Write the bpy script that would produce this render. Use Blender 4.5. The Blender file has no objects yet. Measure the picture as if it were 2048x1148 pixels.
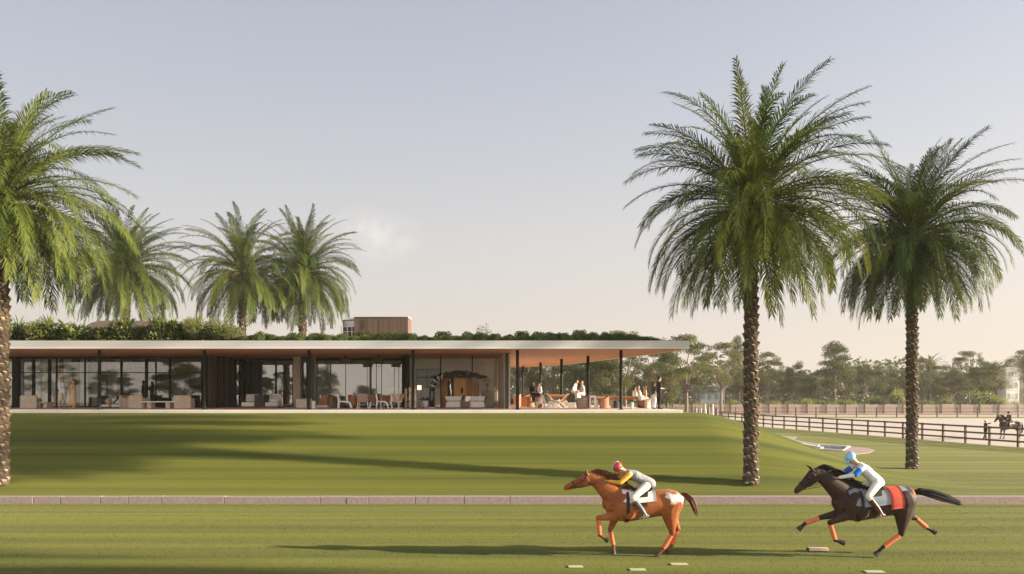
import bpy, bmesh, math, random
import numpy as np
from mathutils import Vector, Matrix

R = math.radians
sc = bpy.context.scene
COL = sc.collection
F = 1386.0            # focal length in photo pixels
CAMZ = 4.0            # camera height above the lower lawn

# ------------------------------------------------------------------ camera
cam_d = bpy.data.cameras.new('camera')
cam = bpy.data.objects.new('camera', cam_d); COL.objects.link(cam)
cam.location = (0, 0, CAMZ); cam.rotation_euler = (R(90), 0, 0)
cam_d.sensor_width = 36; cam_d.lens = F / 2048 * 36
cam_d.shift_y = 214 / 2048
cam_d.clip_start = 0.1; cam_d.clip_end = 3000
sc.camera = cam

# ------------------------------------------------------------------ sun and sky
SUN_EL, SUN_AZ = 14.5, 6.5      # azimuth: degrees from +X towards the camera side
sd = Vector((math.cos(R(SUN_EL)) * math.cos(R(SUN_AZ)), -math.cos(R(SUN_EL)) * math.sin(R(SUN_AZ)), math.sin(R(SUN_EL))))
sun_d = bpy.data.lights.new('sun', 'SUN'); sun_d.energy = 5.0; sun_d.angle = R(1.0); sun_d.color = (1.0, 0.87, 0.67)
sun = bpy.data.objects.new('sun', sun_d); COL.objects.link(sun)
sun.rotation_euler = sd.to_track_quat('Z', 'Y').to_euler(); sun.location = (60, -20, 60)

w = bpy.data.worlds.new('World'); sc.world = w; w.use_nodes = True
nt = w.node_tree; nt.nodes.clear()
def N(t, kind, **kw):
    n = t.nodes.new(kind)
    for k, v in kw.items(): setattr(n, k, v)
    return n
def math_node(t, op, a, b=None, c=None, clamp=False):
    n = N(t, 'ShaderNodeMath', operation=op, use_clamp=clamp)
    for i, v in enumerate((a, b, c)):
        if v is None: continue
        if isinstance(v, (int, float)): n.inputs[i].default_value = v
        else: t.links.new(v, n.inputs[i])
    return n.outputs[0]
def mix_col(t, fac, a, b, blend='MIX'):
    n = N(t, 'ShaderNodeMix', data_type='RGBA', blend_type=blend)
    for s, v in ((n.inputs[0], fac), (n.inputs[6], a), (n.inputs[7], b)):
        if isinstance(v, (int, float)): s.default_value = v
        elif isinstance(v, (tuple, list)): s.default_value = (*v[:3], 1)
        else: t.links.new(v, s)
    return n.outputs[2]
def ramp(t, fac, stops, interp='LINEAR'):
    n = N(t, 'ShaderNodeValToRGB'); n.color_ramp.interpolation = interp
    cr = n.color_ramp
    while len(cr.elements) < len(stops): cr.elements.new(0.5)
    for e, (p, c) in zip(cr.elements, stops):
        e.position = p; e.color = (*c, 1) if len(c) == 3 else c
    t.links.new(fac, n.inputs[0]); return n.outputs[0]
sky = N(nt, 'ShaderNodeTexSky', sky_type='NISHITA', sun_disc=False)
sky.sun_elevation = R(SUN_EL); sky.sun_rotation = R(90 + SUN_AZ); sky.dust_density = 5.0; sky.air_density = 1.0; sky.ozone_density = 1.5
tc = N(nt, 'ShaderNodeTexCoord')
sep = N(nt, 'ShaderNodeSeparateXYZ'); nt.links.new(tc.outputs['Generated'], sep.inputs[0])
# a dusty evening sky: cream at the horizon, pale lavender above, over the physical sky
hz = ramp(nt, sep.outputs[2], [(0.0, (2.45, 2.14, 1.84)), (0.10, (2.30, 2.04, 1.84)), (0.22, (2.10, 1.99, 1.90)), (0.36, (1.76, 1.76, 1.86)), (0.52, (1.42, 1.49, 1.70)), (1.0, (0.42, 0.52, 0.80))])
side = math_node(nt, 'MULTIPLY_ADD', sep.outputs[0], 0.16, math_node(nt, 'MULTIPLY_ADD', math_node(nt, 'MULTIPLY_ADD', sep.outputs[1], -1.0, 0.1, clamp=True), 1.5, 1.0))   # slightly brighter on the sun's side; added glow behind the camera lifts shaded fronts
hz = mix_col(nt, 1.0, hz, N(nt, 'ShaderNodeCombineXYZ').outputs[0], 'MULTIPLY')
cmb = [n for n in nt.nodes if n.bl_idname == 'ShaderNodeCombineXYZ'][0]
for i in range(3): nt.links.new(side, cmb.inputs[i])
skyc = mix_col(nt, 0.85, sky.outputs[0], hz)
# small wisps of cloud
def wisp(dirv, rad, amount, base):
    vd = Vector(dirv).normalized()
    vs = N(nt, 'ShaderNodeVectorMath', operation='SUBTRACT'); nt.links.new(tc.outputs['Generated'], vs.inputs[0]); vs.inputs[1].default_value = vd
    vm = N(nt, 'ShaderNodeVectorMath', operation='MULTIPLY'); nt.links.new(vs.outputs[0], vm.inputs[0]); vm.inputs[1].default_value = (1 / rad, 1 / rad, 1.7 / rad)
    ln = N(nt, 'ShaderNodeVectorMath', operation='LENGTH'); nt.links.new(vm.outputs[0], ln.inputs[0])
    nz = N(nt, 'ShaderNodeTexNoise'); nz.inputs['Scale'].default_value = 30; nz.inputs['Detail'].default_value = 8; nz.inputs['Roughness'].default_value = 0.62
    nt.links.new(tc.outputs['Generated'], nz.inputs['Vector'])
    d = math_node(nt, 'SUBTRACT', 1.0, ln.outputs['Value'], clamp=True)
    f = math_node(nt, 'MULTIPLY', d, math_node(nt, 'MULTIPLY_ADD', nz.outputs[0], 2.6, -0.8, clamp=True), clamp=True)
    f = math_node(nt, 'MULTIPLY', f, amount, clamp=True)
    return mix_col(nt, f, base, (3.1, 2.85, 2.65))
skyc = wisp((-0.20, 1, 0.228), 0.075, 0.6, skyc)
skyc = wisp((0.45, 1, 0.24), 0.16, 0.9, skyc)
bg = N(nt, 'ShaderNodeBackground'); bg.inputs[1].default_value = 0.113
nt.links.new(skyc, bg.inputs[0])
out = N(nt, 'ShaderNodeOutputWorld'); nt.links.new(bg.outputs[0], out.inputs[0])
sc.view_settings.view_transform = 'Standard'; sc.view_settings.look = 'None'
sc.view_settings.exposure = 1.62; sc.view_settings.gamma = 1.0
sc.render.engine = 'CYCLES'
sc.cycles.max_bounces = 8; sc.cycles.transparent_max_bounces = 16; sc.cycles.volume_bounces = 1

# ------------------------------------------------------------------ materials
def new_mat(name):
    m = bpy.data.materials.new(name); m.use_nodes = True
    t = m.node_tree; t.nodes.clear()
    o = N(t, 'ShaderNodeOutputMaterial')
    return m, t, o
def M(name, c, rough=0.7, var=0.12, scale=6.0, bump=0.0, bscale=None, c2=None, metal=0.0, spec=0.3, stretch=(1, 1, 1), detail=5, coat=0.0):
    m, t, o = new_mat(name)
    p = N(t, 'ShaderNodeBsdfPrincipled'); t.links.new(p.outputs[0], o.inputs[0])
    co = N(t, 'ShaderNodeTexCoord'); mp = N(t, 'ShaderNodeMapping'); t.links.new(co.outputs['Object'], mp.inputs[0])
    mp.inputs['Scale'].default_value = stretch
    nz = N(t, 'ShaderNodeTexNoise'); nz.inputs['Scale'].default_value = scale; nz.inputs['Detail'].default_value = detail; nz.inputs['Roughness'].default_value = 0.6
    t.links.new(mp.outputs[0], nz.inputs['Vector'])
    f = math_node(t, 'MULTIPLY_ADD', nz.outputs[0], 2.2, -0.6, clamp=True)
    a = tuple(x * (1 - var) for x in c); b = c2 if c2 else tuple(min(1, x * (1 + var)) for x in c)
    t.links.new(mix_col(t, f, a if not c2 else c, b), p.inputs['Base Color'])
    p.inputs['Roughness'].default_value = rough; p.inputs['Metallic'].default_value = metal
    p.inputs['Specular IOR Level'].default_value = spec; p.inputs['Coat Weight'].default_value = coat
    if bump:
        bz = N(t, 'ShaderNodeTexNoise'); bz.inputs['Scale'].default_value = bscale or scale * 3; bz.inputs['Detail'].default_value = 6
        t.links.new(mp.outputs[0], bz.inputs['Vector'])
        bn = N(t, 'ShaderNodeBump'); bn.inputs['Strength'].default_value = bump; bn.inputs['Distance'].default_value = 0.02
        t.links.new(bz.outputs[0], bn.inputs['Height']); t.links.new(bn.outputs[0], p.inputs['Normal'])
    return m
def leaf_mat(name, c1, c2, trans=0.35, rough=0.45, spec=0.25):
    m, t, o = new_mat(name)
    at = N(t, 'ShaderNodeAttribute', attribute_name='tint')
    oi = N(t, 'ShaderNodeObjectInfo')
    f = math_node(t, 'MULTIPLY_ADD', oi.outputs['Random'], 0.25, math_node(t, 'SUBTRACT', at.outputs['Fac'], 0.125), clamp=True)
    col = mix_col(t, f, c1, c2)
    p = N(t, 'ShaderNodeBsdfPrincipled'); t.links.new(col, p.inputs['Base Color'])
    p.inputs['Roughness'].default_value = rough; p.inputs['Specular IOR Level'].default_value = spec
    tr = N(t, 'ShaderNodeBsdfTranslucent'); t.links.new(mix_col(t, 1.0, col, (1.25, 1.15, 0.55), 'MULTIPLY'), tr.inputs[0])
    mx = N(t, 'ShaderNodeMixShader'); mx.inputs[0].default_value = trans
    t.links.new(p.outputs[0], mx.inputs[1]); t.links.new(tr.outputs[0], mx.inputs[2]); t.links.new(mx.outputs[0], o.inputs[0])
    return m
def glass_mat(name, tint=(0.82, 0.84, 0.83), refl=0.12):
    m, t, o = new_mat(name)
    tr = N(t, 'ShaderNodeBsdfTransparent'); tr.inputs[0].default_value = (*tint, 1)
    gl = N(t, 'ShaderNodeBsdfGlossy'); gl.inputs['Roughness'].default_value = 0.012; gl.inputs[0].default_value = (0.95, 0.96, 0.97, 1)
    fr = N(t, 'ShaderNodeFresnel'); fr.inputs[0].default_value = 1.5
    f = math_node(t, 'MULTIPLY_ADD', fr.outputs[0], 0.9, refl - 0.03, clamp=True)
    mx = N(t, 'ShaderNodeMixShader'); t.links.new(f, mx.inputs[0]); t.links.new(tr.outputs[0], mx.inputs[1]); t.links.new(gl.outputs[0], mx.inputs[2])
    t.links.new(mx.outputs[0], o.inputs[0]); return m

# mown turf: nap bands across the lawn, patches, fine mottling (world coordinates, shared by sheet and blades)
def turf_colour(t):
    g = N(t, 'ShaderNodeNewGeometry')
    def nz(scale, sx, sy, detail=3):
        mp = N(t, 'ShaderNodeMapping'); mp.inputs['Scale'].default_value = (sx, sy, 0.3); t.links.new(g.outputs['Position'], mp.inputs[0])
        n = N(t, 'ShaderNodeTexNoise'); n.inputs['Scale'].default_value = scale; n.inputs['Detail'].default_value = detail
        t.links.new(mp.outputs[0], n.inputs['Vector']); return n.outputs[0]
    band = math_node(t, 'MULTIPLY_ADD', nz(1.0, 0.014, 0.95, 2), 4.6, -1.8, clamp=True)
    band2 = math_node(t, 'MULTIPLY_ADD', nz(1.0, 0.035, 3.1, 2), 3.6, -1.3, clamp=True)
    patch = nz(0.25, 1, 1, 4); fine = nz(38, 1, 1, 5)
    c = mix_col(t, math_node(t, 'MULTIPLY_ADD', band, 0.66, math_node(t, 'MULTIPLY', band2, 0.34)), (0.030, 0.051, 0.005), (0.128, 0.132, 0.015))
    c = mix_col(t, math_node(t, 'MULTIPLY', patch, 0.35), c, (0.080, 0.086, 0.010))
    c = mix_col(t, math_node(t, 'MULTIPLY_ADD', fine, 0.9, -0.3, clamp=True), c, mix_col(t, 1.0, c, (0.72, 0.76, 0.6), 'MULTIPLY'))
    return c, fine, g
m, t, o = new_mat('turf'); MT_TURF = m
c, fine, g = turf_colour(t)
p = N(t, 'ShaderNodeBsdfPrincipled'); t.links.new(c, p.inputs['Base Color']); p.inputs['Roughness'].default_value = 0.8; p.inputs['Specular IOR Level'].default_value = 0.15
p.inputs['Sheen Weight'].default_value = 0.08; p.inputs['Sheen Tint'].default_value = (0.75, 0.7, 0.3, 1)
bn = N(t, 'ShaderNodeBump'); bn.inputs['Strength'].default_value = 0.15; bn.inputs['Distance'].default_value = 0.02
t.links.new(fine, bn.inputs['Height']); t.links.new(bn.outputs[0], p.inputs['Normal']); t.links.new(p.outputs[0], o.inputs[0])
m, t, o = new_mat('grass_blade'); MT_BLADE = m
c, fine, g = turf_colour(t)
at = N(t, 'ShaderNodeAttribute', attribute_name='tint')
c = mix_col(t, math_node(t, 'MULTIPLY', at.outputs['Fac'], 0.5), mix_col(t, 1.0, c, (0.78, 0.82, 0.72), 'MULTIPLY'), mix_col(t, 1.0, c, (1.0, 1.02, 0.9), 'MULTIPLY'))
p = N(t, 'ShaderNodeBsdfPrincipled'); t.links.new(c, p.inputs['Base Color']); p.inputs['Roughness'].default_value = 0.6; p.inputs['Specular IOR Level'].default_value = 0.2
tr = N(t, 'ShaderNodeBsdfTranslucent'); t.links.new(c, tr.inputs[0])
mx = N(t, 'ShaderNodeMixShader'); mx.inputs[0].default_value = 0.35
t.links.new(p.outputs[0], mx.inputs[1]); t.links.new(tr.outputs[0], mx.inputs[2]); t.links.new(mx.outputs[0], o.inputs[0])

# ------------------------------------------------------------------ mesh helpers
class MB:
    def __init__(s): s.v = []; s.f = []; s.t = []
    def add(s, vs, fs, tint=0.5):
        b = len(s.v); s.v.extend([tuple(x) for x in vs]); s.f.extend([tuple(b + i for i in f) for f in fs]); s.t.extend([tint] * len(fs)); return s
    def box(s, c, size, rz=0.0, taper=1.0, tint=0.5, lean=(0, 0)):
        x, y, z = (d / 2 for d in size); vs = []
        for k, zz in ((0, -z), (1, z)):
            q = taper if k else 1.0
            for sx, sy in ((-1, -1), (1, -1), (1, 1), (-1, 1)):
                px, py = sx * x * q + (lean[0] if k else 0), sy * y * q + (lean[1] if k else 0)
                ca, sa = math.cos(rz), math.sin(rz)
                vs.append((c[0] + px * ca - py * sa, c[1] + px * sa + py * ca, c[2] + zz))
        return s.add(vs, [(3, 2, 1, 0), (4, 5, 6, 7), (0, 1, 5, 4), (1, 2, 6, 5), (2, 3, 7, 6), (3, 0, 4, 7)], tint)
    def bx(s, x0, x1, y0, y1, z0, z1): return s.box(((x0 + x1) / 2, (y0 + y1) / 2, (z0 + z1) / 2), (x1 - x0, y1 - y0, z1 - z0))
    def prism(s, poly, z0, z1):
        n = len(poly); vs = [(x, y, z0) for x, y in poly] + [(x, y, z1) for x, y in poly]
        fs = [tuple(range(n - 1, -1, -1)), tuple(range(n, 2 * n))] + [(i, (i + 1) % n, n + (i + 1) % n, n + i) for i in range(n)]
        return s.add(vs, fs)
    def tube(s, pts, rad, n=10, hint=(0, 1, 0), caps=True, tint=0.5):
        pts = [Vector(p) for p in pts]; rr = [(r, r) if isinstance(r, (int, float)) else r for r in rad]
        if len(rr) == 1: rr = rr * len(pts)
        k = len(pts); rings = []
        tan = [(pts[min(i + 1, k - 1)] - pts[max(i - 1, 0)]).normalized() for i in range(k)]
        def ring(c, tg, a, b):
            h = Vector(hint)
            if abs(tg.dot(h)) > 0.95: h = Vector((1, 0, 0)) if abs(tg.x) < 0.9 else Vector((0, 0, 1))
            sv = (h - tg * h.dot(tg)).normalized(); u = tg.cross(sv)
            return [c + sv * (a * math.cos(q)) + u * (b * math.sin(q)) for q in (2 * math.pi * j / n for j in range(n))]
        if caps:
            a, b = rr[0]; m_ = min(a, b); rings.append(ring(pts[0] - tan[0] * m_ * 0.6, tan[0], a * 0.72, b * 0.72))
        for i in range(k): rings.append(ring(pts[i], tan[i], *rr[i]))
        if caps:
            a, b = rr[-1]; m_ = min(a, b); rings.append(ring(pts[-1] + tan[-1] * m_ * 0.6, tan[-1], a * 0.72, b * 0.72))
        vs = [v for r in rings for v in r]; fs = []
        for i in range(len(rings) - 1):
            for j in range(n): fs.append((i * n + j, i * n + (j + 1) % n, (i + 1) * n + (j + 1) % n, (i + 1) * n + j))
        if caps:
            vs.append(pts[0] - tan[0] * min(rr[0])); vs.append(pts[-1] + tan[-1] * min(rr[-1]))
            a0, a1 = len(vs) - 2, len(vs) - 1; e = (len(rings) - 1) * n
            fs += [(a0, (j + 1) % n, j) for j in range(n)] + [(a1, e + j, e + (j + 1) % n) for j in range(n)]
        else:
            fs += [tuple(range(n - 1, -1, -1)), tuple((len(rings) - 1) * n + j for j in range(n))]
        return s.add(vs, fs, tint)
    def ell(s, c, r, n=12, m=8, fwd=(1, 0, 0), up=(0, 0, 1), tint=0.5, noise=0.0, rng=None):
        f = Vector(fwd).normalized(); u = Vector(up); u = (u - f * u.dot(f)).normalized(); l = u.cross(f); c = Vector(c)
        vs = [c + u * r[2]]
        for i in range(1, m):
            a = math.pi * i / m
            for j in range(n):
                b = 2 * math.pi * j / n; q = 1 + (rng.uniform(-noise, noise) if noise else 0)
                vs.append(c + (u * (r[2] * math.cos(a)) + f * (r[0] * math.sin(a) * math.cos(b)) + l * (r[1] * math.sin(a) * math.sin(b))) * q)
        vs.append(c - u * r[2]); fs = [(0, 1 + j, 1 + (j + 1) % n) for j in range(n)]
        for i in range(m - 2):
            for j in range(n): fs.append((1 + i * n + j, 1 + (i + 1) * n + j, 1 + (i + 1) * n + (j + 1) % n, 1 + i * n + (j + 1) % n))
        L = len(vs) - 1; b0 = 1 + (m - 2) * n; fs += [(L, b0 + (j + 1) % n, b0 + j) for j in range(n)]
        return s.add(vs, fs, tint)
    def lathe(s, prof, c=(0, 0, 0), n=24, wob=0.0, rng=None):
        vs = []; fs = []
        for r, z in prof:
            for j in range(n):
                a = 2 * math.pi * j / n; q = 1 + (rng.uniform(-wob, wob) if wob else 0)
                vs.append((c[0] + r * q * math.cos(a), c[1] + r * q * math.sin(a), c[2] + z))
        k = len(prof)
        for i in range(k - 1):
            for j in range(n): fs.append((i * n + j, i * n + (j + 1) % n, (i + 1) * n + (j + 1) % n, (i + 1) * n + j))
        fs += [tuple(range(n - 1, -1, -1)), tuple((k - 1) * n + j for j in range(n))]
        return s.add(vs, fs)
    def strip(s, quadlist, tint=0.5):
        for q in quadlist: s.add(q, [tuple(range(len(q)))], tint)
        return s
    def build(s, name, mat, parent=None, smooth=False, bevel=0.0, tints=False, remesh=0.0, smth=4):
        me = bpy.data.meshes.new(name); me.from_pydata(s.v, [], s.f); me.update()
        if tints:
            a = me.attributes.new('tint', 'FLOAT', 'FACE'); a.data.foreach_set('value', np.array(s.t, dtype=np.float32))
        me.materials.append(mat)
        if smooth: me.polygons.foreach_set('use_smooth', [True] * len(me.polygons))
        o = bpy.data.objects.new(name, me); COL.objects.link(o)
        if parent: o.parent = parent
        if bevel:
            b = o.modifiers.new('bevel', 'BEVEL'); b.width = bevel; b.segments = 2; b.limit_method = 'ANGLE'; b.angle_limit = R(40)
        if remesh:
            r = o.modifiers.new('remesh', 'REMESH'); r.mode = 'VOXEL'; r.voxel_size = remesh; r.use_smooth_shade = True
            sm = o.modifiers.new('smooth', 'SMOOTH'); sm.factor = 0.5; sm.iterations = smth
        return o
def tag(o, label=None, cat=None, group=None, kind=None):
    if label: o['label'] = label
    if cat: o['category'] = cat
    if group: o['group'] = group
    if kind: o['kind'] = kind
    return o
def thing(name, label, cat, loc=(0, 0, 0), rz=0.0, group=None, scale=1.0):
    o = bpy.data.objects.new(name, None); COL.objects.link(o); o.empty_display_size = 0.2
    o.location = loc; o.rotation_euler = (0, 0, rz); o.scale = (scale,) * 3 if isinstance(scale, (int, float)) else scale
    return tag(o, label, cat, group)
def dup(src, loc, rz=0.0, label=None, group=None, scale=None):
    def cp(o, par):
        c = o.copy(); COL.objects.link(c); c.parent = par
        for ch in list(o.children): cp(ch, c)
        return c
    c = cp(src, None); c.location = loc; c.rotation_euler = (0, 0, rz)
    if scale is not None: c.scale = (scale,) * 3 if isinstance(scale, (int, float)) else scale
    if label: c['label'] = label
    if group: c['group'] = group
    return c
def at(px, py, d): return Vector(((px - 1024) / F * d, d, CAMZ + (788 - py) / F * d))
def wx(px, d): return (px - 1024) / F * d
def wz(py, d): return CAMZ + (788 - py) / F * d

# ------------------------------------------------------------------ terrain
TZ = 3.16        # terrace level
SOF = 6.36       # soffit level
ROOF = [(-42, 36), (9.2, 36), (9.08, 37.6), (8.4, 41), (7.24, 45.4), (5.7, 51.1), (4.2, 56.4), (2.5, 59.8), (0, 61.2), (-4, 61.6), (-42, 61.6)]
def edge_x(y):
    y = np.asarray(y, dtype=float)
    return np.interp(y, [30, 36, 41, 45.4, 51, 56.4, 60, 66], [9.7, 9.6, 8.8, 7.8, 6.2, 4.8, 3.4, 2.0])
def H(x, y):
    x = np.asarray(x, dtype=float); y = np.asarray(y, dtype=float)
    def p(t):
        t = np.clip(t, 0, 1); return 0.55 * t + 0.45 * t * t * (3 - 2 * t)
    t = p((y - 27.1) / 8.6); b = p((80 + 15 * np.clip((-x - 5) / 10, 0, 1) - y) / 13)
    s = np.clip((edge_x(y) + 10.3 - x) / 10.3, 0, 1); s = 0.45 * s + 0.55 * s * s * (3 - 2 * s)
    return (TZ - 0.11) * t * b * s + 0.05 * np.sin(x * 0.13) * np.sin(y * 0.11) * np.clip((np.hypot(x, y) - 120) / 100, 0, 1)
def axis(parts):
    a = []
    for lo, hi, st in parts: a += list(np.arange(lo, hi, st))
    return np.array(a + [parts[-1][1]])
xs = axis([(-420, -60, 40), (-60, -30, 3), (-30, 30, 0.5), (30, 60, 3), (60, 420, 40)])
ys = axis([(-220, 0, 30), (0, 24, 2), (24, 27, 0.5), (27, 40, 0.25), (40, 82, 0.7), (82, 120, 6), (120, 420, 40)])
gx, gy = np.meshgrid(xs, ys); gz = H(gx, gy); nx = len(xs)
mb = MB(); mb.v = list(zip(gx.ravel().tolist(), gy.ravel().tolist(), gz.ravel().tolist()))
mb.f = [(j * nx + i, j * nx + i + 1, (j + 1) * nx + i + 1, (j + 1) * nx + i) for j in range(len(ys) - 1) for i in range(nx - 1)]
mb.t = [0.5] * len(mb.f)
tag(mb.build('lawn', MT_TURF, smooth=True), kind='structure')

# standing grass on the near turf and on the slope
def grass(n, y0, y1, h, seed, z_off=0.0):
    r = np.random.default_rng(seed)
    y = y0 + (y1 - y0) * r.random(n) ** 0.85; x = (r.random(n) * 2 - 1) * (y * 0.76 + 0.6)
    z = H(x, y); a = r.random(n) * 2 * math.pi; wv = 0.006 + 0.006 * r.random(n); hh = h * (0.5 + r.random(n)); ln = hh * 0.6 * r.random(n); la = r.random(n) * 2 * math.pi
    v = np.zeros((n, 3, 3))
    v[:, 0] = np.c_[x - wv * np.cos(a), y - wv * np.sin(a), z - 0.005]; v[:, 1] = np.c_[x + wv * np.cos(a), y + wv * np.sin(a), z - 0.005]
    v[:, 2] = np.c_[x + ln * np.cos(la), y + ln * np.sin(la), z + hh]
    me = bpy.data.meshes.new('grass'); me.vertices.add(3 * n); me.vertices.foreach_set('co', v.reshape(-1).astype(np.float32))
    me.loops.add(3 * n); me.loops.foreach_set('vertex_index', np.arange(3 * n, dtype=np.int32))
    me.polygons.add(n); me.polygons.foreach_set('loop_start', np.arange(0, 3 * n, 3, dtype=np.int32)); me.polygons.foreach_set('loop_total', np.full(n, 3, dtype=np.int32))
    me.update(calc_edges=True)
    at_ = me.attributes.new('tint', 'FLOAT', 'FACE'); at_.data.foreach_set('value', r.random(n).astype(np.float32))
    me.materials.append(MT_BLADE); o = bpy.data.objects.new('grass', me); COL.objects.link(o)
    return tag(o, 'short mown green turf in the foreground' if y0 < 20 else 'short mown green turf on the bank below the terrace', 'grass', kind='stuff')
grass(120000, 14.2, 25.05, 0.011, 1)
grass(60000, 27.15, 35.9, 0.009, 2)

# low pink stone kerb along the foot of the bank: blocks with dark joints, then one long cast run
MT_PINK = M('pink_stone', (0.25, 0.185, 0.165), 0.85, c2=(0.36, 0.28, 0.25), scale=9, bump=0.5, bscale=60)
MT_JOINT = M('dark_joint_sand', (0.16, 0.10, 0.08), 0.9)  # the joint filler is dark in its own colour
jx = [-40, -33, -27.5, -23, wx(14, 26.2), wx(102, 26.2), wx(155, 26.2), wx(232, 26.2), wx(286, 26.2), wx(350, 26.2), wx(470, 26.2), wx(655, 26.2), wx(705, 26.2), wx(748, 26.2), wx(838, 26.2), wx(862, 26.2), wx(932, 26.2), wx(1020, 26.2), 60]
mb = MB(); rg = random.Random(3)
for a, b in zip(jx[:-1], jx[1:]): mb.bx(a + 0.012, b - 0.012, 25.2 + rg.uniform(-0.006, 0.006), 25.52, -0.06, 0.262 + rg.uniform(-0.006, 0.006))
tag(mb.build('kerb', MT_PINK, bevel=0.012), kind='structure')
mb = MB(); mb.bx(-40, 60, 25.23, 25.50, -0.05, 0.24); tag(mb.build('kerb_core', MT_JOINT), kind='structure')

# riding arena: pale sand beyond the near fence
FENCE = [(43.5, 40), (40.2, 46.5), (37.4, 53.3), (34.6, 66), (32.8, 73.9), (30.6, 82.7), (30.0, 92), (29.4, 98), (29.0, 112)]
MT_SAND = M('arena_sand', (0.42, 0.35, 0.30), 0.95, c2=(0.52, 0.44, 0.38), scale=0.6, bump=0.3, bscale=20)
mb = MB(); poly = [(x + 0.25, y) for x, y in FENCE] + [(29, 117), (46, 118.5), (58, 114.5), (150, 113), (150, 40)]
mb.prism(poly[::-1], -0.05, 0.006); tag(mb.build('arena_sand', MT_SAND), kind='structure')
MT_DRY = M('dry_track', (0.36, 0.27, 0.21), 0.95, c2=(0.44, 0.34, 0.27), scale=0.5)
mb = MB(); mb.bx(-20, 170, 121, 142, -0.05, 0.008); tag(mb.build('dirt_track', MT_DRY), kind='structure')
mb = MB(); mb.bx(9.5, 29, 86, 117, -0.05, 0.006); tag(mb.build('sand_yard', MT_SAND), kind='structure')

# winding garden path with a shallow basin
pp = [(1521, 866.5), (1560, 871.5), (1594, 874), (1588, 879.5), (1612, 884.5), (1645, 888.5), (1700, 893.6), (1736, 896.5), (1748, 901), (1737, 906.5), (1708, 909.5), (1700, 903.5), (1686, 903.5), (1634, 899.5), (1600, 889.5), (1565, 881.5), (1540, 874)]
def gp(px, py, z=0.0):
    d = F * (CAMZ - z) / (py - 788); return ((px - 1024) / F * d, d)
pts = [gp(*q) for q in pp]
mb = MB(); n_ = len(pts)
zt = [float(H(*q)) + 0.04 for q in pts]
mb.prism(pts, -0.1, max(0.03, 0.03)); 
MT_PATH2 = M('garden_paving', (0.29, 0.21, 0.18), 0.85, c2=(0.39, 0.30, 0.26), scale=5, bump=0.4, bscale=30)
tag(mb.build('garden_path', MT_PATH2), kind='structure')

def water_mat(name):
    m, t, o = new_mat(name); p = N(t, 'ShaderNodeBsdfPrincipled'); p.inputs['Base Color'].default_value = (0.10, 0.17, 0.24, 1); p.inputs['Roughness'].default_value = 0.08
    nz = N(t, 'ShaderNodeTexNoise'); nz.inputs['Scale'].default_value = 5; bn = N(t, 'ShaderNodeBump'); bn.inputs['Strength'].default_value = 0.15
    t.links.new(nz.outputs[0], bn.inputs['Height']); t.links.new(bn.outputs[0], p.inputs['Normal']); t.links.new(p.outputs[0], o.inputs[0]); return m
MT_WATER = water_mat('basin_water'); MT_STONE = M('pale_stone', (0.62, 0.57, 0.52), 0.8, bump=0.2)
MT_DARKSTONE = M('dark_stone', (0.16, 0.13, 0.11), 0.8)
basin = thing('water_basin', 'shallow blue water basin with white stone rim set in the winding garden path', 'pool', (*gp(1660, 896), 0))
b0 = Vector((*gp(1660, 896), 0))
def rel(px, py): q = gp(px, py); return (q[0] - b0.x, q[1] - b0.y)
inn = [rel(1634, 899.6), rel(1688, 901.6), rel(1694, 894.4), rel(1638, 891.2)]
cx = sum(q[0] for q in inn) / 4; cy = sum(q[1] for q in inn) / 4
outr = [(cx + (q[0] - cx) * 1.10 + (0.12 if q[0] > cx else -0.12), cy + (q[1] - cy) * 1.07) for q in inn]
mb = MB(); mb.prism(inn, 0.03, 0.055); mb.build('water', MT_WATER, basin)
mb = MB()
for i in range(4):
    j = (i + 1) % 4; mb.prism([outr[i], outr[j], inn[j], inn[i]], 0.0, 0.10)
mb.build('rim', MT_STONE, basin)
q = rel(1632, 896); mb = MB(); mb.box((q[0] - 0.35, q[1], 0.11), (0.25, 3.6, 0.22)); mb.build('weir_wall', M('white_wall_paint', (0.75, 0.72, 0.68), 0.7), basin, bevel=0.01)
st = tag(MB().box((gp(1558, 878.5)[0], gp(1558, 878.5)[1], 0.06), (0.75, 1.6, 0.16)).build('stone_step', MT_DARKSTONE, bevel=0.02), 'dark stone step sunk at the edge of the winding garden path', 'step')

# ------------------------------------------------------------------ clubhouse (one building, many parts)
MT_WHITE = M('fascia_white', (0.57, 0.55, 0.53), 0.55, var=0.05, scale=0.7, stretch=(0.4, 1, 6))
MT_SOFFIT = M('soffit_terracotta', (0.40, 0.17, 0.092), 0.55, var=0.08, scale=1.5)
MT_BLACK = M('black_steel', (0.010, 0.009, 0.008), 0.6, var=0.2, spec=0.18)
MT_TERR = M('terrace_stone', (0.66, 0.57, 0.50), 0.6, c2=(0.76, 0.67, 0.58), scale=1.2, bump=0.08)
MT_TAUPE = M('taupe_plaster', (0.42, 0.36, 0.29), 0.85, var=0.06)
MT_PLAST = M('grey_plaster', (0.80, 0.78, 0.75), 0.85, var=0.05, scale=1.2)
MT_CREAM = M('cream_plaster', (0.66, 0.60, 0.52), 0.8, var=0.05)
MT_DWOOD = M('dark_timber', (0.075, 0.042, 0.024), 0.55, var=0.3, scale=3, stretch=(6, 6, 0.4))
MT_TWOOD = M('tan_timber', (0.30, 0.19, 0.10), 0.6, var=0.2, scale=3, stretch=(6, 6, 0.4))
MT_CURT = M('cream_curtain', (0.84, 0.81, 0.75), 0.9, var=0.05)
MT_CURT2 = M('taupe_curtain', (0.36, 0.30, 0.24), 0.9, var=0.06)
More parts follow.
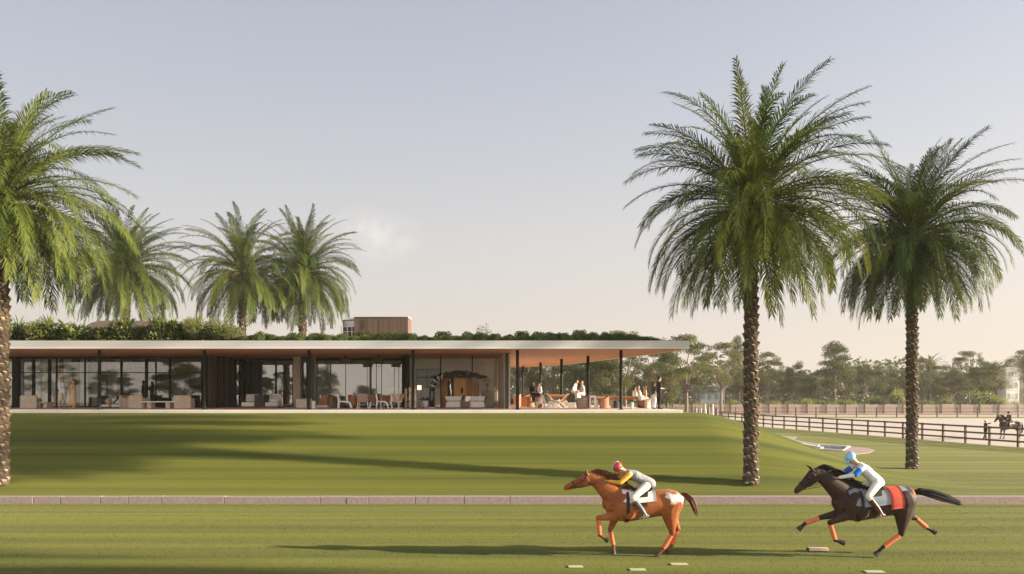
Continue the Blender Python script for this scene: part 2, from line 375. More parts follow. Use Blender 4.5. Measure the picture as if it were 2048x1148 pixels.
MT_GLASS = glass_mat('tinted_glass'); MT_LGLASS = glass_mat('lounge_glass', (0.92, 0.93, 0.92), 0.045); MT_MGLASS = glass_mat('dim_glass', (0.80, 0.80, 0.78), 0.08); MT_CLEAR = glass_mat('clear_glass', (0.9, 0.92, 0.92), 0.10)
MT_SLAT = M('blue_grey_louvre', (0.10, 0.125, 0.15), 0.5)
MT_SOIL = M('roof_turf', (0.075, 0.085, 0.02), 0.95, var=0.4, scale=5)
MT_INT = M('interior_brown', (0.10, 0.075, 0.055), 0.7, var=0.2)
MT_INTF = M('interior_floor', (0.42, 0.36, 0.31), 0.5, var=0.1)

club = thing('clubhouse', 'long low pavilion with white edged planted roof, terracotta soffit and glass walls', 'building', (0, 36, TZ))
def cb(mb, name, mat, par=None, **k):
    o = mb.build(name, mat, par or club, **k)
    if (par or club) is club: o.matrix_parent_inverse = Matrix.Translation((0, -36, -TZ))
    else: o.matrix_parent_inverse = Matrix.Identity(4)
    return o
def cbs(mb, name, mat, par, **k): return mb.build(name, mat, par, **k)
def inset(poly, d):   # crude inset for the roof plan: only the front and the free right edge move
    r = []
    for x, y in poly:
        r.append((x - (d if x > -40 else 0), y + (d if y < 37 else (-d if y > 59 else 0))))
    return r
mb = MB(); mb.prism(inset(ROOF, 0.04), SOF, SOF + 0.02); cb(mb, 'soffit', MT_SOFFIT)
mb = MB(); mb.prism(inset(ROOF, 0.03), SOF + 0.021, SOF + 0.37); roofo = cb(mb, 'roof', MT_WHITE)
def rim(poly, z0, z1, th, off=0.0):
    mb = MB(); n = len(poly)
    for i in range(n - 1):
        a = Vector(poly[i]); b = Vector(poly[i + 1]); t_ = (b - a).normalized(); nrm = Vector((t_.y, -t_.x))
        o1 = nrm * off; i1 = -nrm * th
        q = [a + o1, b + o1 + t_ * 0.0, b + i1, a + i1]
        mb.prism([(v.x, v.y) for v in q], z0, z1)
    return mb
cb(rim(ROOF, SOF + 0.055, SOF + 0.415, 0.10), 'fascia', MT_WHITE)
cb(rim(ROOF, SOF - 0.004, SOF + 0.053, 0.10, 0.035), 'fascia_lip', M('lip_white', (0.72, 0.69, 0.66), 0.5, var=0.04))
mb = MB(); mb.prism(inset(ROOF, 0.12), SOF + 0.375, SOF + 0.44); cb(mb, 'roof_turf', MT_SOIL)
# terrace slab
TER = [(-42, 35.6), (8.75, 35.6), (9.0, 36.6), (8.7, 41), (7.6, 45.4), (6.1, 51.1), (4.6, 56.4), (3.0, 60), (0, 61.8), (-42, 61.8)]
mb = MB(); mb.prism(TER, TZ - 0.35, TZ); cb(mb, 'terrace_slab', MT_TERR, bevel=0.015)
# columns: a row along the eaves, and a curved row along the free edge of the roof
for i, px in enumerate((199, 409, 618, 826, 1035, 1242)):
    x = wx(px, 37.3); mb = MB(); mb.tube([(x, 37.3, TZ), (x, 37.3, SOF)], [0.085], n=16, caps=False)
    c_ = cb(mb, 'column', MT_BLACK, smooth=False)
    mb = MB(); mb.tube([(x, 37.3, TZ), (x, 37.3, TZ + 0.03)], [0.16], n=16, caps=False)
    f_ = mb.build('base_plate', MT_BLACK, c_)
for px, d in ((1176, 43), (1123, 46.9), (1081, 52), (1046, 58.5)):
    x = wx(px, d); mb = MB(); mb.tube([(x, d, TZ), (x, d, SOF)], [0.095], n=16, caps=False); c_ = cb(mb, 'column', MT_BLACK)
    mb = MB(); mb.tube([(x, d, TZ), (x, d, TZ + 0.03)], [0.18], n=16, caps=False); mb.build('base_plate', MT_BLACK, c_)

G0 = 43.6    # glazing line
def wall(name, px0, px1, d, mat, z0=TZ, z1=SOF, th=0.15, **k):
    mb = MB(); mb.bx(wx(px0, d), wx(px1, d), d, d + th, z0, z1); return cb(mb, name, mat, **k)
def glazing(px0, px1, d, mullions=(), transom=None, mat=None, pane_only=False):
    mb = MB(); mb.bx(wx(px0, d), wx(px1, d), d, d + 0.02, TZ + 0.06, SOF - 0.12); g_ = cb(mb, 'window', mat or MT_GLASS)
    mb = MB()
    for m_ in (px0, px1, *mullions):
        q, wd = m_ if isinstance(m_, tuple) else (m_, 0.07)
        x = wx(q, d); mb.bx(x - wd / 2, x + wd / 2, d - 0.045, d + 0.065, TZ + 0.002, SOF - 0.002)
    x0, x1 = wx(px0, d), wx(px1, d)
    mb.bx(x0, x1, d - 0.035, d + 0.055, TZ + 0.003, TZ + 0.07); mb.bx(x0, x1, d - 0.035, d + 0.055, SOF - 0.13, SOF - 0.003)
    if transom: z = wz(transom, d); mb.bx(x0, x1, d - 0.03, d + 0.05, z - 0.025, z + 0.025)
    mb.build('frame', MT_BLACK, g_); return g_
# left lounge: curtains behind tinted glass
glazing(-60, 26, G0, ((-20, 0.08),), 745, MT_LGLASS)
glazing(32, 199, G0, ((67, 0.14), (99, 0.16), (113, 0.04), (170, 0.06)), 745, MT_LGLASS)
glazing(200, 404, G0, ((243, 0.12), (293, 0.16), (312, 0.06), (340, 0.12)), 745, MT_MGLASS)
wall('pier', 25, 34, G0 - 0.3, MT_BLACK, th=0.35)
def curtain(px0, px1, d, mat, z0=TZ + 0.02, z1=SOF - 0.14, folds=None):
    x0, x1 = wx(px0, d), wx(px1, d); n = max(4, int((x1 - x0) / 0.035)); mb = MB(); vs = []
    for i in range(n + 1):
        x = x0 + (x1 - x0) * i / n; y = d + 0.04 * math.sin(i * 1.7) + 0.015 * math.sin(i * 0.6)
        vs += [(x, y, z0), (x, y, z1), (x, y + 0.012, z1), (x, y + 0.012, z0)]
    fs = []
    for i in range(n):
        a = 4 * i; b = a + 4
        fs += [(a, b, b + 1, a + 1), (a + 1, b + 1, b + 2, a + 2), (a + 2, b + 2, b + 3, a + 3), (a + 3, b + 3, b, a)]
    mb.add(vs, fs); return cb(mb, 'curtain', mat)
curtain(-40, 24, 44.3, MT_CURT); curtain(35, 47, 44.3, MT_CURT); curtain(48, 64, 44.2, MT_CURT2)
curtain(71, 82, 44.3, MT_CURT); curtain(84, 97, 44.4, MT_CURT); curtain(102, 111, 44.3, MT_CURT); curtain(116, 141, 44.4, MT_CURT)
curtain(160, 176, 45.2, MT_PLAST); curtain(183, 190, 45.6, MT_CREAM)
wall('partition', 118, 125, 44.25, MT_DWOOD, z0=wz(752, 44.25)); wall('partition', 143, 158, 45.4, MT_DWOOD)
wall('partition', 176, 183, 45.8, MT_DWOOD); wall('partition', 203, 213, 46.2, MT_CURT2)
wall('shelf_tower', 231, 245, 45.5, MT_CREAM, th=0.4); 
d = 45.48
for z in (3.5, 4.1, 4.7, 5.3): cb(MB().bx(wx(235, d), wx(241, d), d - 0.02, d, z, z + 0.4), 'shelf_recess', MT_DWOOD)
wall('partition', 248, 256, 45.2, MT_DWOOD, th=0.25); wall('partition', 289, 297, 45.2, MT_DWOOD, th=0.25)
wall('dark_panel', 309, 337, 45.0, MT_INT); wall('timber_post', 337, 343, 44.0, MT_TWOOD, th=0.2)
# main interior
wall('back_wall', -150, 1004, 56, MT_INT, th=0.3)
mb = MB(); mb.bx(-38, wx(600, 45), 44, 56, TZ + 0.002, TZ + 0.012); cb(mb, 'interior_floor', MT_INTF)
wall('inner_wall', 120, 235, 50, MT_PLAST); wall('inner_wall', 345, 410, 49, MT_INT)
for z in (4.0, 5.55, 5.95): cb(MB().bx(wx(235, 49), wx(310, 49), 48.6, 49, z, z + 0.07), 'wall_shelf', MT_CREAM)
# recessed entrance: a return of dark folding doors, then the middle lounge glazing set back
for i in range(4):
    d0 = 41.8 + i * 0.95; px = 418 + i * 13
    mb = MB(); x = wx(px, d0); mb.bx(x - 0.03, x + 0.05, d0, d0 + 0.88, TZ + 0.01, SOF - 0.002); cb(mb, 'folding_door', MT_DWOOD if i % 2 else MT_INT, bevel=0.008)
    mb = MB(); mb.bx(x + 0.12, x + 0.16, d0 + 0.86, d0 + 0.93, TZ + 0.004, SOF - 0.003); cb(mb, 'door_post', MT_BLACK)
wall('entrance_panel', 411, 442, 46.0, MT_DWOOD); 
glazing(452, 586, 46.2, ((480, 0.16), (490, 0.10), (501, 0.08), (552, 0.10)), 720)
wall('pier', 586, 600, 43.8, MT_TAUPE, th=0.5); glazing(600, 614, 44.2)
mb = MB(); d = 43.6
for k in range(44): mb.bx(wx(620, d), wx(628, d), d + 0.0, d + 0.09, TZ + 0.08 + k * 0.071, TZ + 0.08 + k * 0.071 + 0.05)
cb(mb, 'louvre_screen', MT_SLAT); wall('timber_post', 628.5, 631, 43.5, MT_TWOOD, th=0.14)
glazing(631, 805, 45.4, ())
mb = MB(); mb.bx(wx(631, 50), wx(800, 50), 50, 50.2, TZ, SOF); cb(mb, 'inner_wall', MT_PLAST)
wall('window_light', 775, 789, 49.9, M('pale_blue_blind', (0.60, 0.66, 0.70), 0.6), z0=wz(775, 49.9), z1=wz(739, 49.9), th=0.06)
# folding glass doors beside the recess
for i, (px, d0) in enumerate(((807, 43.4), (814, 41.6))):
    mb = MB(); x = wx(px, d0); mb.bx(x - 0.05, x + 0.05, d0, d0 + 0.75, TZ + 0.004, SOF - 0.003); cb(mb, 'door_post', MT_BLACK)
mb = MB(); x = wx(817.5, 42.4); mb.bx(x - 0.01, x + 0.01, 41.7, 43.3, TZ + 0.06, SOF - 0.1); cb(mb, 'glass_door', MT_CLEAR)
# recess lounge: back wall, high window, light slots, return wall
wall('recess_wall', 815, 1004, 46.4, MT_PLAST, th=0.2)
fr = wall('high_window', 833, 881, 46.33, M('sky_blue_blind', (0.52, 0.58, 0.63), 0.5), z0=wz(776, 46.33), z1=wz(739, 46.33), th=0.06)
mb = MB()
x0, x1 = wx(833, 46.28), wx(881, 46.28)
for x in (x0, wx(854, 46.28), x1): mb.bx(x - 0.025, x + 0.025, 46.27, 46.328, wz(776, 46.3), wz(739, 46.3))
mb.bx(x0, x1, 46.272, 46.327, wz(739, 46.3), wz(739, 46.3) + 0.05); mb.build('frame', MT_TAUPE, fr)
for px0, px1 in ((950, 954), (958, 963), (968, 972)):
    wall('slot_panel', px0, px1, 46.3, M('slot_white', (0.82, 0.80, 0.76), 0.6), z0=wz(782, 46.3), z1=wz(731, 46.3), th=0.1)
wall('wall_track', 987, 989, 46.32, MT_WHITE, z0=wz(775, 46.3), z1=wz(717, 46.3), th=0.08)
wall('wall_recess', 989.5, 995, 46.34, MT_CURT2, z0=TZ, z1=wz(716, 46.3), th=0.06)
# splayed end wall of the closed part (beige face, dark end)
a0 = Vector((wx(996, 45.6), 45.6)); a1 = Vector((wx(1009, 40.6), 40.6)); t_ = (a1 - a0).normalized(); nr = Vector((t_.y, -t_.x))
mb = MB(); q = [a0, a1, a1 - nr * 0.35, a0 - nr * 0.35] if nr.x < 0 else [a0, a1, a1 + nr * 0.35, a0 + nr * 0.35]
mb.prism([tuple(v) for v in q], TZ, SOF - 0.002); cb(mb, 'end_wall', MT_CREAM)
mb = MB(); mb.bx(wx(1010, 40.0), wx(1017.3, 40.0), 39.9, 40.5, TZ + 0.001, SOF - 0.003); cb(mb, 'end_post', M('bronze_panel', (0.06, 0.05, 0.042), 0.5))
mb = MB(); mb.bx(-0.9, -0.62, 46.7, 61, TZ, SOF - 0.002); cb(mb, 'side_wall', MT_TAUPE)
# ceiling spot
x = wx(968, 41); mb = MB(); mb.tube([(x, 41, SOF - 0.012), (x, 41, SOF + 0.01)], [0.035], n=12, caps=False); cb(mb, 'ceiling_spot', MT_WHITE)

# rooftop boxes
MT_CLAD = M('brown_cladding', (0.135, 0.085, 0.060), 0.7, var=0.35, scale=2.2, stretch=(9, 9, 0.25))
pent = thing('rooftop_pavilion', 'brown timber clad box on the roof with a dark window and white railing', 'roof room', (wx(760, 47), 47, SOF + 0.42))
p0 = Vector(pent.location)
def pb(mb, name, mat, par=pent, **k):
    o = mb.build(name, mat, par, **k)
    if par is pent: o.matrix_parent_inverse = Matrix.Translation(-p0)
    return o
mb = MB(); x0, x1 = wx(708, 47), wx(816, 47); zt_ = wz(633.5, 47); rg = random.Random(5)
mb.bx(x0, x1, 47.04, 48.6, SOF + 0.4, zt_ - 0.02); pb(mb, 'wall', MT_CLAD)
mb = MB(); k = 24
for i in range(k):
    a = x0 + (x1 - x0) * i / k; b = x0 + (x1 - x0) * (i + 1) / k; mb.bx(a + 0.004, b - 0.004, 47.0 + rg.uniform(0, 0.012), 47.045, SOF + 0.4, zt_ - 0.02)
pb(mb, 'cladding', MT_CLAD)
mb = MB(); mb.bx(x0 - 0.03, x1 + 0.03, 46.96, 48.65, zt_ - 0.018, zt_ + 0.03); pb(mb, 'roof', MT_WHITE)
mb = MB(); mb.bx(wx(727, 46.97), wx(731, 46.97), 46.975, 46.999, wz(658, 47), wz(639, 47)); pb(mb, 'vent', MT_DWOOD)
xa = wx(686, 47.6); mb = MB(); mb.bx(xa, x0 - 0.005, 47.6, 49, SOF + 0.4, wz(640, 47.6)); pb(mb, 'side_room', MT_DWOOD)
mb = MB(); mb.bx(xa + 0.06, x0 - 0.1, 47.57, 47.598, wz(653, 47.6), wz(641.5, 47.6)); pb(mb, 'window', MT_GLASS)
mb = MB(); mb.bx(xa - 0.04, x0 - 0.008, 47.5, 49, wz(640, 47.6) + 0.004, wz(636, 47.6)); pb(mb, 'side_roof', MT_WHITE)
mb = MB()
for z in np.linspace(SOF + 0.5, wz(654, 47.2), 6): mb.bx(wx(682, 47.2), x0 - 0.02, 47.2, 47.23, z, z + 0.035)
for px in (682, 694, 703): mb.bx(wx(px, 47.18), wx(px, 47.18) + 0.05, 47.17, 47.198, SOF + 0.42, wz(654, 47.2) + 0.06)
pb(mb, 'railing', MT_WHITE)
mb = MB(); x0_, x1_ = wx(140, 46), wx(345, 46); n = 24; vs = []; fs = []
prof = [(x0_ + (x1_ - x0_) * i / n, SOF + 0.4 + (wz(641, 46) - SOF - 0.4) * (1 - abs(2 * i / n - 1) ** 5)) for i in range(n + 1)]
mb.add([(x, 46, z) for x, z in prof] + [(x, 52, z) for x, z in prof] + [(x0_, 46, SOF + 0.38), (x1_, 46, SOF + 0.38), (x1_, 52, SOF + 0.38), (x0_, 52, SOF + 0.38)],
       [tuple(range(n + 1))[::-1] + (2 * n + 2, 2 * n + 3)] + [(i, i + 1, n + 2 + i, n + 1 + i) for i in range(n)] + [tuple(range(n + 1, 2 * n + 2)) + (2 * n + 4, 2 * n + 5)])
tag(mb.build('rooflight', M('brown_zinc', (0.20, 0.145, 0.125), 0.5, var=0.1)), 'low curved brown metal roof hump rising behind the leafy roof shrubs', 'roof hump')
mb = MB(); x = wx(437.5, 44); mb.tube([(x, 44, SOF + 0.4), (x, 44, wz(612, 44))], [0.018, 0.008], n=6); mb.tube([(x, 44, SOF + 0.42), (x, 44, SOF + 0.5)], [0.05], n=8)
tag(mb.build('lightning_rod', MT_BLACK), 'thin black lightning rod standing on the roof left of a palm trunk', 'rod')

# ------------------------------------------------------------------ palms
MT_FROND = leaf_mat('palm_frond', (0.016, 0.046, 0.009), (0.138, 0.154, 0.027), 0.30, 0.5, 0.16)
MT_FRONDD = leaf_mat('far_frond', (0.035, 0.05, 0.02), (0.10, 0.11, 0.035), 0.3)
MT_STALK = M('dry_palm_stalk', (0.34, 0.20, 0.09), 0.8, var=0.3)
def trunk_mat():
    m, t, o = new_mat('palm_bark'); co = N(t, 'ShaderNodeTexCoord')
    n1 = N(t, 'ShaderNodeTexNoise'); n1.inputs['Scale'].default_value = 7; n1.inputs['Detail'].default_value = 6
    t.links.new(co.outputs['Object'], n1.inputs['Vector'])
    at_ = N(t, 'ShaderNodeAttribute', attribute_name='tint')
    f = math_node(t, 'ADD', math_node(t, 'MULTIPLY', at_.outputs['Fac'], 0.75), math_node(t, 'MULTIPLY_ADD', n1.outputs[0], 0.9, -0.3), clamp=True)
    c = ramp(t, f, [(0.0, (0.034, 0.024, 0.017)), (0.35, (0.11, 0.080, 0.055)), (0.7, (0.33, 0.255, 0.175)), (1.0, (0.64, 0.53, 0.40))])
    p = N(t, 'ShaderNodeBsdfPrincipled'); t.links.new(c, p.inputs['Base Color']); p.inputs['Roughness'].default_value = 0.9; p.inputs['Specular IOR Level'].default_value = 0.1
    n2 = N(t, 'ShaderNodeTexNoise'); n2.inputs['Scale'].default_value = 40; n2.inputs['Detail'].default_value = 5; t.links.new(co.outputs['Object'], n2.inputs['Vector'])
    bn = N(t, 'ShaderNodeBump'); bn.inputs['Strength'].default_value = 0.7; bn.inputs['Distance'].default_value = 0.03; t.links.new(n2.outputs[0], bn.inputs['Height']); t.links.new(bn.outputs[0], p.inputs['Normal'])
    t.links.new(p.outputs[0], o.inputs[0]); return m
MT_BARK = trunk_mat()
def palm_trunk(h, r0, r1, seed, rows_m=3.1, nboot=9):
    rng = random.Random(seed); mb = MB(); nu = nboot * 6; nz = int(h * 22); vs = []; ts = []
    for j in range(nz + 1):
        z = h * j / nz; r = r0 + (r1 - r0) * (z / h); r += 0.10 * r0 * math.exp(-z * 1.6) + 0.14 * r0 * max(0, (z - h + 1.2) / 1.2)
        rough = 1.0 if z > 3.2 else 0.55 + 0.45 * (z / 3.2)
        for i in range(nu):
            th = i / nu
            a = th * nboot / 1.0 + z * rows_m * 0.5; b = th * nboot - z * rows_m * 0.5 * 1.0
            # leaf scars on two crossing spirals: each scar swells upwards and ends in a ragged lip
            u = (a - math.floor(a)); v = (z * rows_m + math.floor(a) * 0.381966 * 2.0) % 1.0
            swell = (v ** 1.5) * (1 - (2 * u - 1) ** 4)
            cell = math.sin(math.floor(a) * 12.9898 + math.floor(z * rows_m + math.floor(a) * 0.763932) * 78.233) * 43758.5453; cell -= math.floor(cell)
            dr = (0.125 * swell * (0.5 + 0.8 * cell) - 0.03) * (r0 / 0.33) * rough + rng.uniform(-0.008, 0.008)
            vs.append(((r + dr) * math.cos(2 * math.pi * th), (r + dr) * math.sin(2 * math.pi * th), z))
            ts.append(min(1, 0.05 + 0.9 * swell * swell * (0.25 + cell)))  # light put into the bark colour: crevices painted dark, lit lips pale
    fs = []; ft = []
    for j in range(nz):
        for i in range(nu):
            fs.append((j * nu + i, j * nu + (i + 1) % nu, (j + 1) * nu + (i + 1) % nu, (j + 1) * nu + i)); ft.append(ts[j * nu + i])
    mb.v = vs; mb.f = fs; mb.t = ft; return mb
def frond(mb, base, az, e0, bend, L, rng, nl=46, lmax=0.72, twist=0.0, wid=0.034, tint=0.5, power=1.35):
    ns = 18; p = Vector(base); pts = [p.copy()]; dirs = []
    sw = rng.uniform(-0.45, 0.45)
    for i in range(ns):
        s = (i + 0.5) / ns; e = e0 - bend * s ** power; a = az + sw * s * s
        d = Vector((math.cos(e) * math.cos(a), math.cos(e) * math.sin(a), math.sin(e))); dirs.append(d); p = p + d * (L / ns); pts.append(p.copy())
    dirs.append(dirs[-1])
    # stem
    mb.tube(pts[::2] + ([pts[-1]] if ns % 2 else []), [0.035 * (1 - 0.92 * i / (ns / 2)) + 0.004 for i in range(len(pts[::2]))], n=4, hint=(-math.sin(az), math.cos(az), 0), caps=False, tint=min(1, tint + 0.25))
    for sgn in (-1, 1):
        for k in range(nl):
            t = 0.10 + 0.90 * (k + rng.random() * 0.7) / nl; f = t * ns; i = min(int(f), ns - 1); q = f - i
            pos = pts[i].lerp(pts[i + 1], q); tg = dirs[i].lerp(dirs[i + 1], q).normalized()
            lat = tg.cross(Vector((0, 0, 1)));
            if lat.length < 1e-3: lat = Vector((-math.sin(az), math.cos(az), 0))
            lat.normalize(); upv = lat.cross(tg).normalized(); lat = (lat * math.cos(twist) + upv * math.sin(twist)) * sgn
            upv = (tg.cross(lat) * (-sgn)).normalized()
            if upv.z < 0: upv = -upv
            ang = R(58 - 30 * t + rng.uniform(-9, 9)); vee = rng.uniform(0.05, 0.5)
            dv = (tg * math.cos(ang) + (lat * math.cos(vee) + upv * math.sin(vee)) * math.sin(ang)).normalized()
            ln = lmax * (0.35 + 0.65 * min(1, t * 4.5)) * (1 - 0.68 * max(0, (t - 0.35) / 0.65) ** 1.6) * rng.uniform(0.85, 1.12)
            mid = pos + dv * ln * 0.5; tip = pos + dv * ln * 0.93 + Vector((0, 0, -0.12 - 0.34 * rng.random())) * ln
            wv = dv.cross(upv).normalized() * wid * 0.5
            b = len(mb.v); mb.v.extend([tuple(pos - wv * 0.6), tuple(pos + wv * 0.6), tuple(mid + wv), tuple(mid - wv), tuple(tip)])
            mb.f.extend([(b, b + 1, b + 2, b + 3), (b + 3, b + 2, b + 4)]); tt = min(1, max(0, tint + rng.uniform(-0.16, 0.16))); mb.t.extend([tt, tt])
def palm_crown(seed, n=104, L=5.7, nl=46, wid=0.034, spread=1.0):
    n = int(n * 1.36); nl = int(nl * 1.4); wid *= 0.98
    rng = random.Random(seed); mb = MB()
    for i in range(n):
        u = (i + 0.5) / n; az = i * 2.399963 + rng.uniform(-0.25, 0.25)
        e0 = R(86 - 126 * u ** 0.90 + rng.uniform(-9, 9)); 
        bend = R(46 + 58 * min(1, u * 1.8) - 18 * max(0, u - 0.65) / 0.35 + rng.uniform(-12, 16))
        if e0 - bend < R(-86): bend = e0 + R(86)
        Lf = L * (1.0 + 0.06 * math.sin(u * 3) - 0.20 * u + rng.uniform(-0.09, 0.09)) * (0.84 if u < 0.05 else 1)
        tint = 0.42 + rng.uniform(-0.26, 0.34) + 0.10 * (u - 0.5)
        r = 0.18; base = (r * math.cos(az), r * math.sin(az), 0.45 - 0.95 * u)
        frond(mb, base, az, e0, bend, Lf, rng, nl=nl, twist=rng.uniform(-0.5, 0.5), wid=wid, tint=tint, lmax=0.95)
    return mb
def stalks(seed):
    rng = random.Random(seed); mb = MB()
    for k in range(26):
        az = rng.uniform(0, 6.283); e = R(rng.uniform(5, 55)); L = rng.uniform(0.8, 1.6); p = Vector((0.2 * math.cos(az), 0.2 * math.sin(az), rng.uniform(-0.3, 0.3))); pts = [p.copy()]
        for s in range(5): d = Vector((math.cos(e) * math.cos(az), math.cos(e) * math.sin(az), math.sin(e))); p = p + d * L / 5; pts.append(p.copy()); e -= R(22); az += rng.uniform(-.15, .15)
        mb.tube(pts, [0.03, 0.026, 0.022, 0.018, 0.012, 0.006], n=5)
    return mb
def palm(label, x, y, h, seed, z=None, r0=0.29, r1=0.255, n=104, L=5.7, group=None, nl=46, wid=0.036, rz=0.0, lean=0.0):
    z = float(H(x, y)) if z is None else z
    t = thing('palm_tree', label, 'palm', (x, y, z), rz, group)
    palm_trunk(h, r0, r1, seed).build('trunk', MT_BARK, t, smooth=False, tints=True)
    c = palm_crown(seed + 1, n, L, nl, wid).build('crown', MT_FROND, t, tints=True); c.location = (0, 0, h)
    s_ = stalks(seed + 2).build('fruit_stalks', MT_STALK, t); s_.location = (0, 0, h)
    return t
palm('tall palm standing on the bank beside the pale path, its crown the largest', wx(1502, 28.4), 28.4, 11.3, 11, L=5.5)
palm('palm behind the chestnut horse rider pair, shaded dark crown, near the rail fence', wx(1824, 37.2), 37.2, 12.4, 23, n=112, L=5.6)
palm('palm cut off by the photo edge in front of the glass lounge', wx(2, 28.3), 28.3, 11.6, 37, n=100, L=5.45, rz=0.6)
roofp = palm('bushy palm behind the roof hump and leafy roof shrubs', wx(252, 64), 64, 12.6, 51, z=2.9, n=110, L=6.6, r0=0.36, r1=0.33, nl=40, wid=0.05)
p2 = palm('slim clear-trunked palm behind the roof next to the lightning rod', wx(485, 73), 73, 11.6, 67, z=2.9, n=78, L=6.1, r0=0.33, r1=0.27, nl=40, wid=0.05)
p3 = palm('palm behind the roof next to the brown timber box', wx(605, 78), 78, 12.2, 79, z=2.9, n=100, L=6.3, r0=0.40, r1=0.30, nl=40, wid=0.05)
for q in (p2, p3): q.scale = (1.2, 1.2, 1.2)
# one more of the row standing outside the picture, whose shadow crosses the foreground turf
q = dup(roofp, (27.0, 8.6, 0), 1.0, 'palm of the row outside the picture whose shadow crosses the near turf', 'palms outside the picture')

# ------------------------------------------------------------------ shrubs on the roof
MT_LEAFG = leaf_mat('broad_leaf', (0.034, 0.074, 0.014), (0.17, 0.19, 0.036), 0.3, 0.35, 0.4)
MT_LEAFY = leaf_mat('yellow_green_leaf', (0.075, 0.10, 0.02), (0.19, 0.19, 0.05), 0.3)
MT_MOUND = leaf_mat('clipped_leaf', (0.036, 0.078, 0.014), (0.15, 0.175, 0.034), 0.25)
MT_BUSH = leaf_mat('bright_bush_leaf', (0.12, 0.15, 0.03), (0.30, 0.32, 0.08), 0.3)
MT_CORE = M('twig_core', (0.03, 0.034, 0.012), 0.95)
def leaf_quad(mb, p, d, n, l, w_, tint):
    s = d.cross(n)
    if s.length < 1e-4: s = Vector((1, 0, 0))
    s.normalize(); m1 = p + d * l * 0.45 + n * l * 0.08; tip = p + d * l - n * l * 0.12
    b = len(mb.v); mb.v.extend([tuple(p), tuple(m1 + s * w_ / 2), tuple(tip), tuple(m1 - s * w_ / 2)])
    mb.f.append((b, b + 1, b + 2, b + 3)); mb.t.append(min(1, max(0, tint)))
def rnd_dir(rng, zmin=-1.0):
    while True:
        v = Vector((rng.gauss(0, 1), rng.gauss(0, 1), rng.gauss(0, 1)))
        if v.length > 1e-3:
            v.normalize()
            if v.z >= zmin: return v
def shrub(name, kind, seed, w_, h_):
    """kind 0 rosettes of long arching leaves, 1 dense small leaves, 2 clipped dome"""
    rng = random.Random(seed); mb = MB(); core = MB()
    if kind == 0:
        for k in range(15):
            b = Vector((rng.uniform(-.42, .42) * w_, rng.uniform(-.3, .3) * w_, rng.uniform(0.12, 0.72) * h_)); tt = rng.uniform(0.1, 0.8)
            for q in range(rng.randint(14, 22)):
                d = rnd_dir(rng, -0.15); l = rng.uniform(0.22, 0.46)
                leaf_quad(mb, b, d, Vector((0, 0, 1)), l, l * 0.24, tt + rng.uniform(-.2, .2))
        for k in range(420):
            d = rnd_dir(rng, -0.1); p = Vector((d.x * w_ * 0.48, d.y * w_ * 0.42, max(0.03, d.z * h_ * 0.78))) * rng.uniform(0.75, 1.0)
            leaf_quad(mb, p, (d + rnd_dir(rng) * 0.8).normalized(), d, rng.uniform(0.10, 0.2), 0.06, rng.uniform(0, .75))
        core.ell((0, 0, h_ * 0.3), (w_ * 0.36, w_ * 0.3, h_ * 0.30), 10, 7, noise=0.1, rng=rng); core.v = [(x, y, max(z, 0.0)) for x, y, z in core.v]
    elif kind == 1:
        for c in range(9):
            cc = Vector((rng.uniform(-.3, .3) * w_, rng.uniform(-.25, .25) * w_, rng.uniform(.3, .72) * h_)); tt = rng.uniform(0.2, 0.8)
            for k in range(230):
                d = rnd_dir(rng); p = cc + d * rng.uniform(0.6, 1.0) * 0.26 * w_ * rng.uniform(.8, 1)
                if p.z < 0.02: continue
                leaf_quad(mb, p, (d + rnd_dir(rng) * 0.9).normalized(), d, rng.uniform(0.06, 0.12), 0.04, tt + rng.uniform(-.25, .25))
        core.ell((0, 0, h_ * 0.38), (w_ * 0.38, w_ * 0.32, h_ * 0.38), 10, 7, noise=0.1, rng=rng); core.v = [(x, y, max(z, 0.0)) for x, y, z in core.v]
    else:
        for k in range(1100):
            d = rnd_dir(rng, -0.05); lump = 1 + 0.13 * math.sin(d.x * 5 + seed) * math.cos(d.y * 4 + seed * 2)
            p = Vector((d.x * w_ * 0.5, d.y * w_ * 0.42, max(0.01, d.z * h_))) * lump * rng.uniform(0.92, 1.03)
            leaf_quad(mb, p, (d * 0.6 + rnd_dir(rng)).normalized(), d, rng.uniform(0.05, 0.10), 0.042, 0.45 + 0.2 * math.sin(d.x * 3 + seed) + rng.uniform(-.25, .25))
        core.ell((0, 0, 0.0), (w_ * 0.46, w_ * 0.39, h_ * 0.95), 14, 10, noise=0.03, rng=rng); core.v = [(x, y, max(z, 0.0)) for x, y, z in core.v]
    t = thing(name, None, None, (0, 0, 0))
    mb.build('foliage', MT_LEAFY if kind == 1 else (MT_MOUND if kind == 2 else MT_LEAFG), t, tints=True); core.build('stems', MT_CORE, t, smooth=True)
    return t
RT = SOF + 0.43
sh = {k: [shrub('roof_shrub', 0 if k == 'b' else 1 if k == 'd' else 2, 100 + 7 * i + ord(k[0]), 1.5 if k != 'm' else 1.0, 0.95 if k != 'm' else 0.38) for i in range(2 if k != 'm' else 3)] for k in 'bdm'}
used = set()
def put_shrub(k, i, px, d, label, cat='shrub', group=None, sc_=1.0, rz=0.0):
    src = sh[k][i % len(sh[k])]; loc = (wx(px, d), d, RT); scl = (sc_, sc_, sc_) if isinstance(sc_, float) else sc_
    if id(src) not in used:
        used.add(id(src)); src.location = loc; src.rotation_euler = (0, 0, rz); src.scale = scl; tag(src, label, cat, group)
    else: dup(src, loc, rz, label, group, scl)
G1 = 'leafy shrubs along the roof edge'
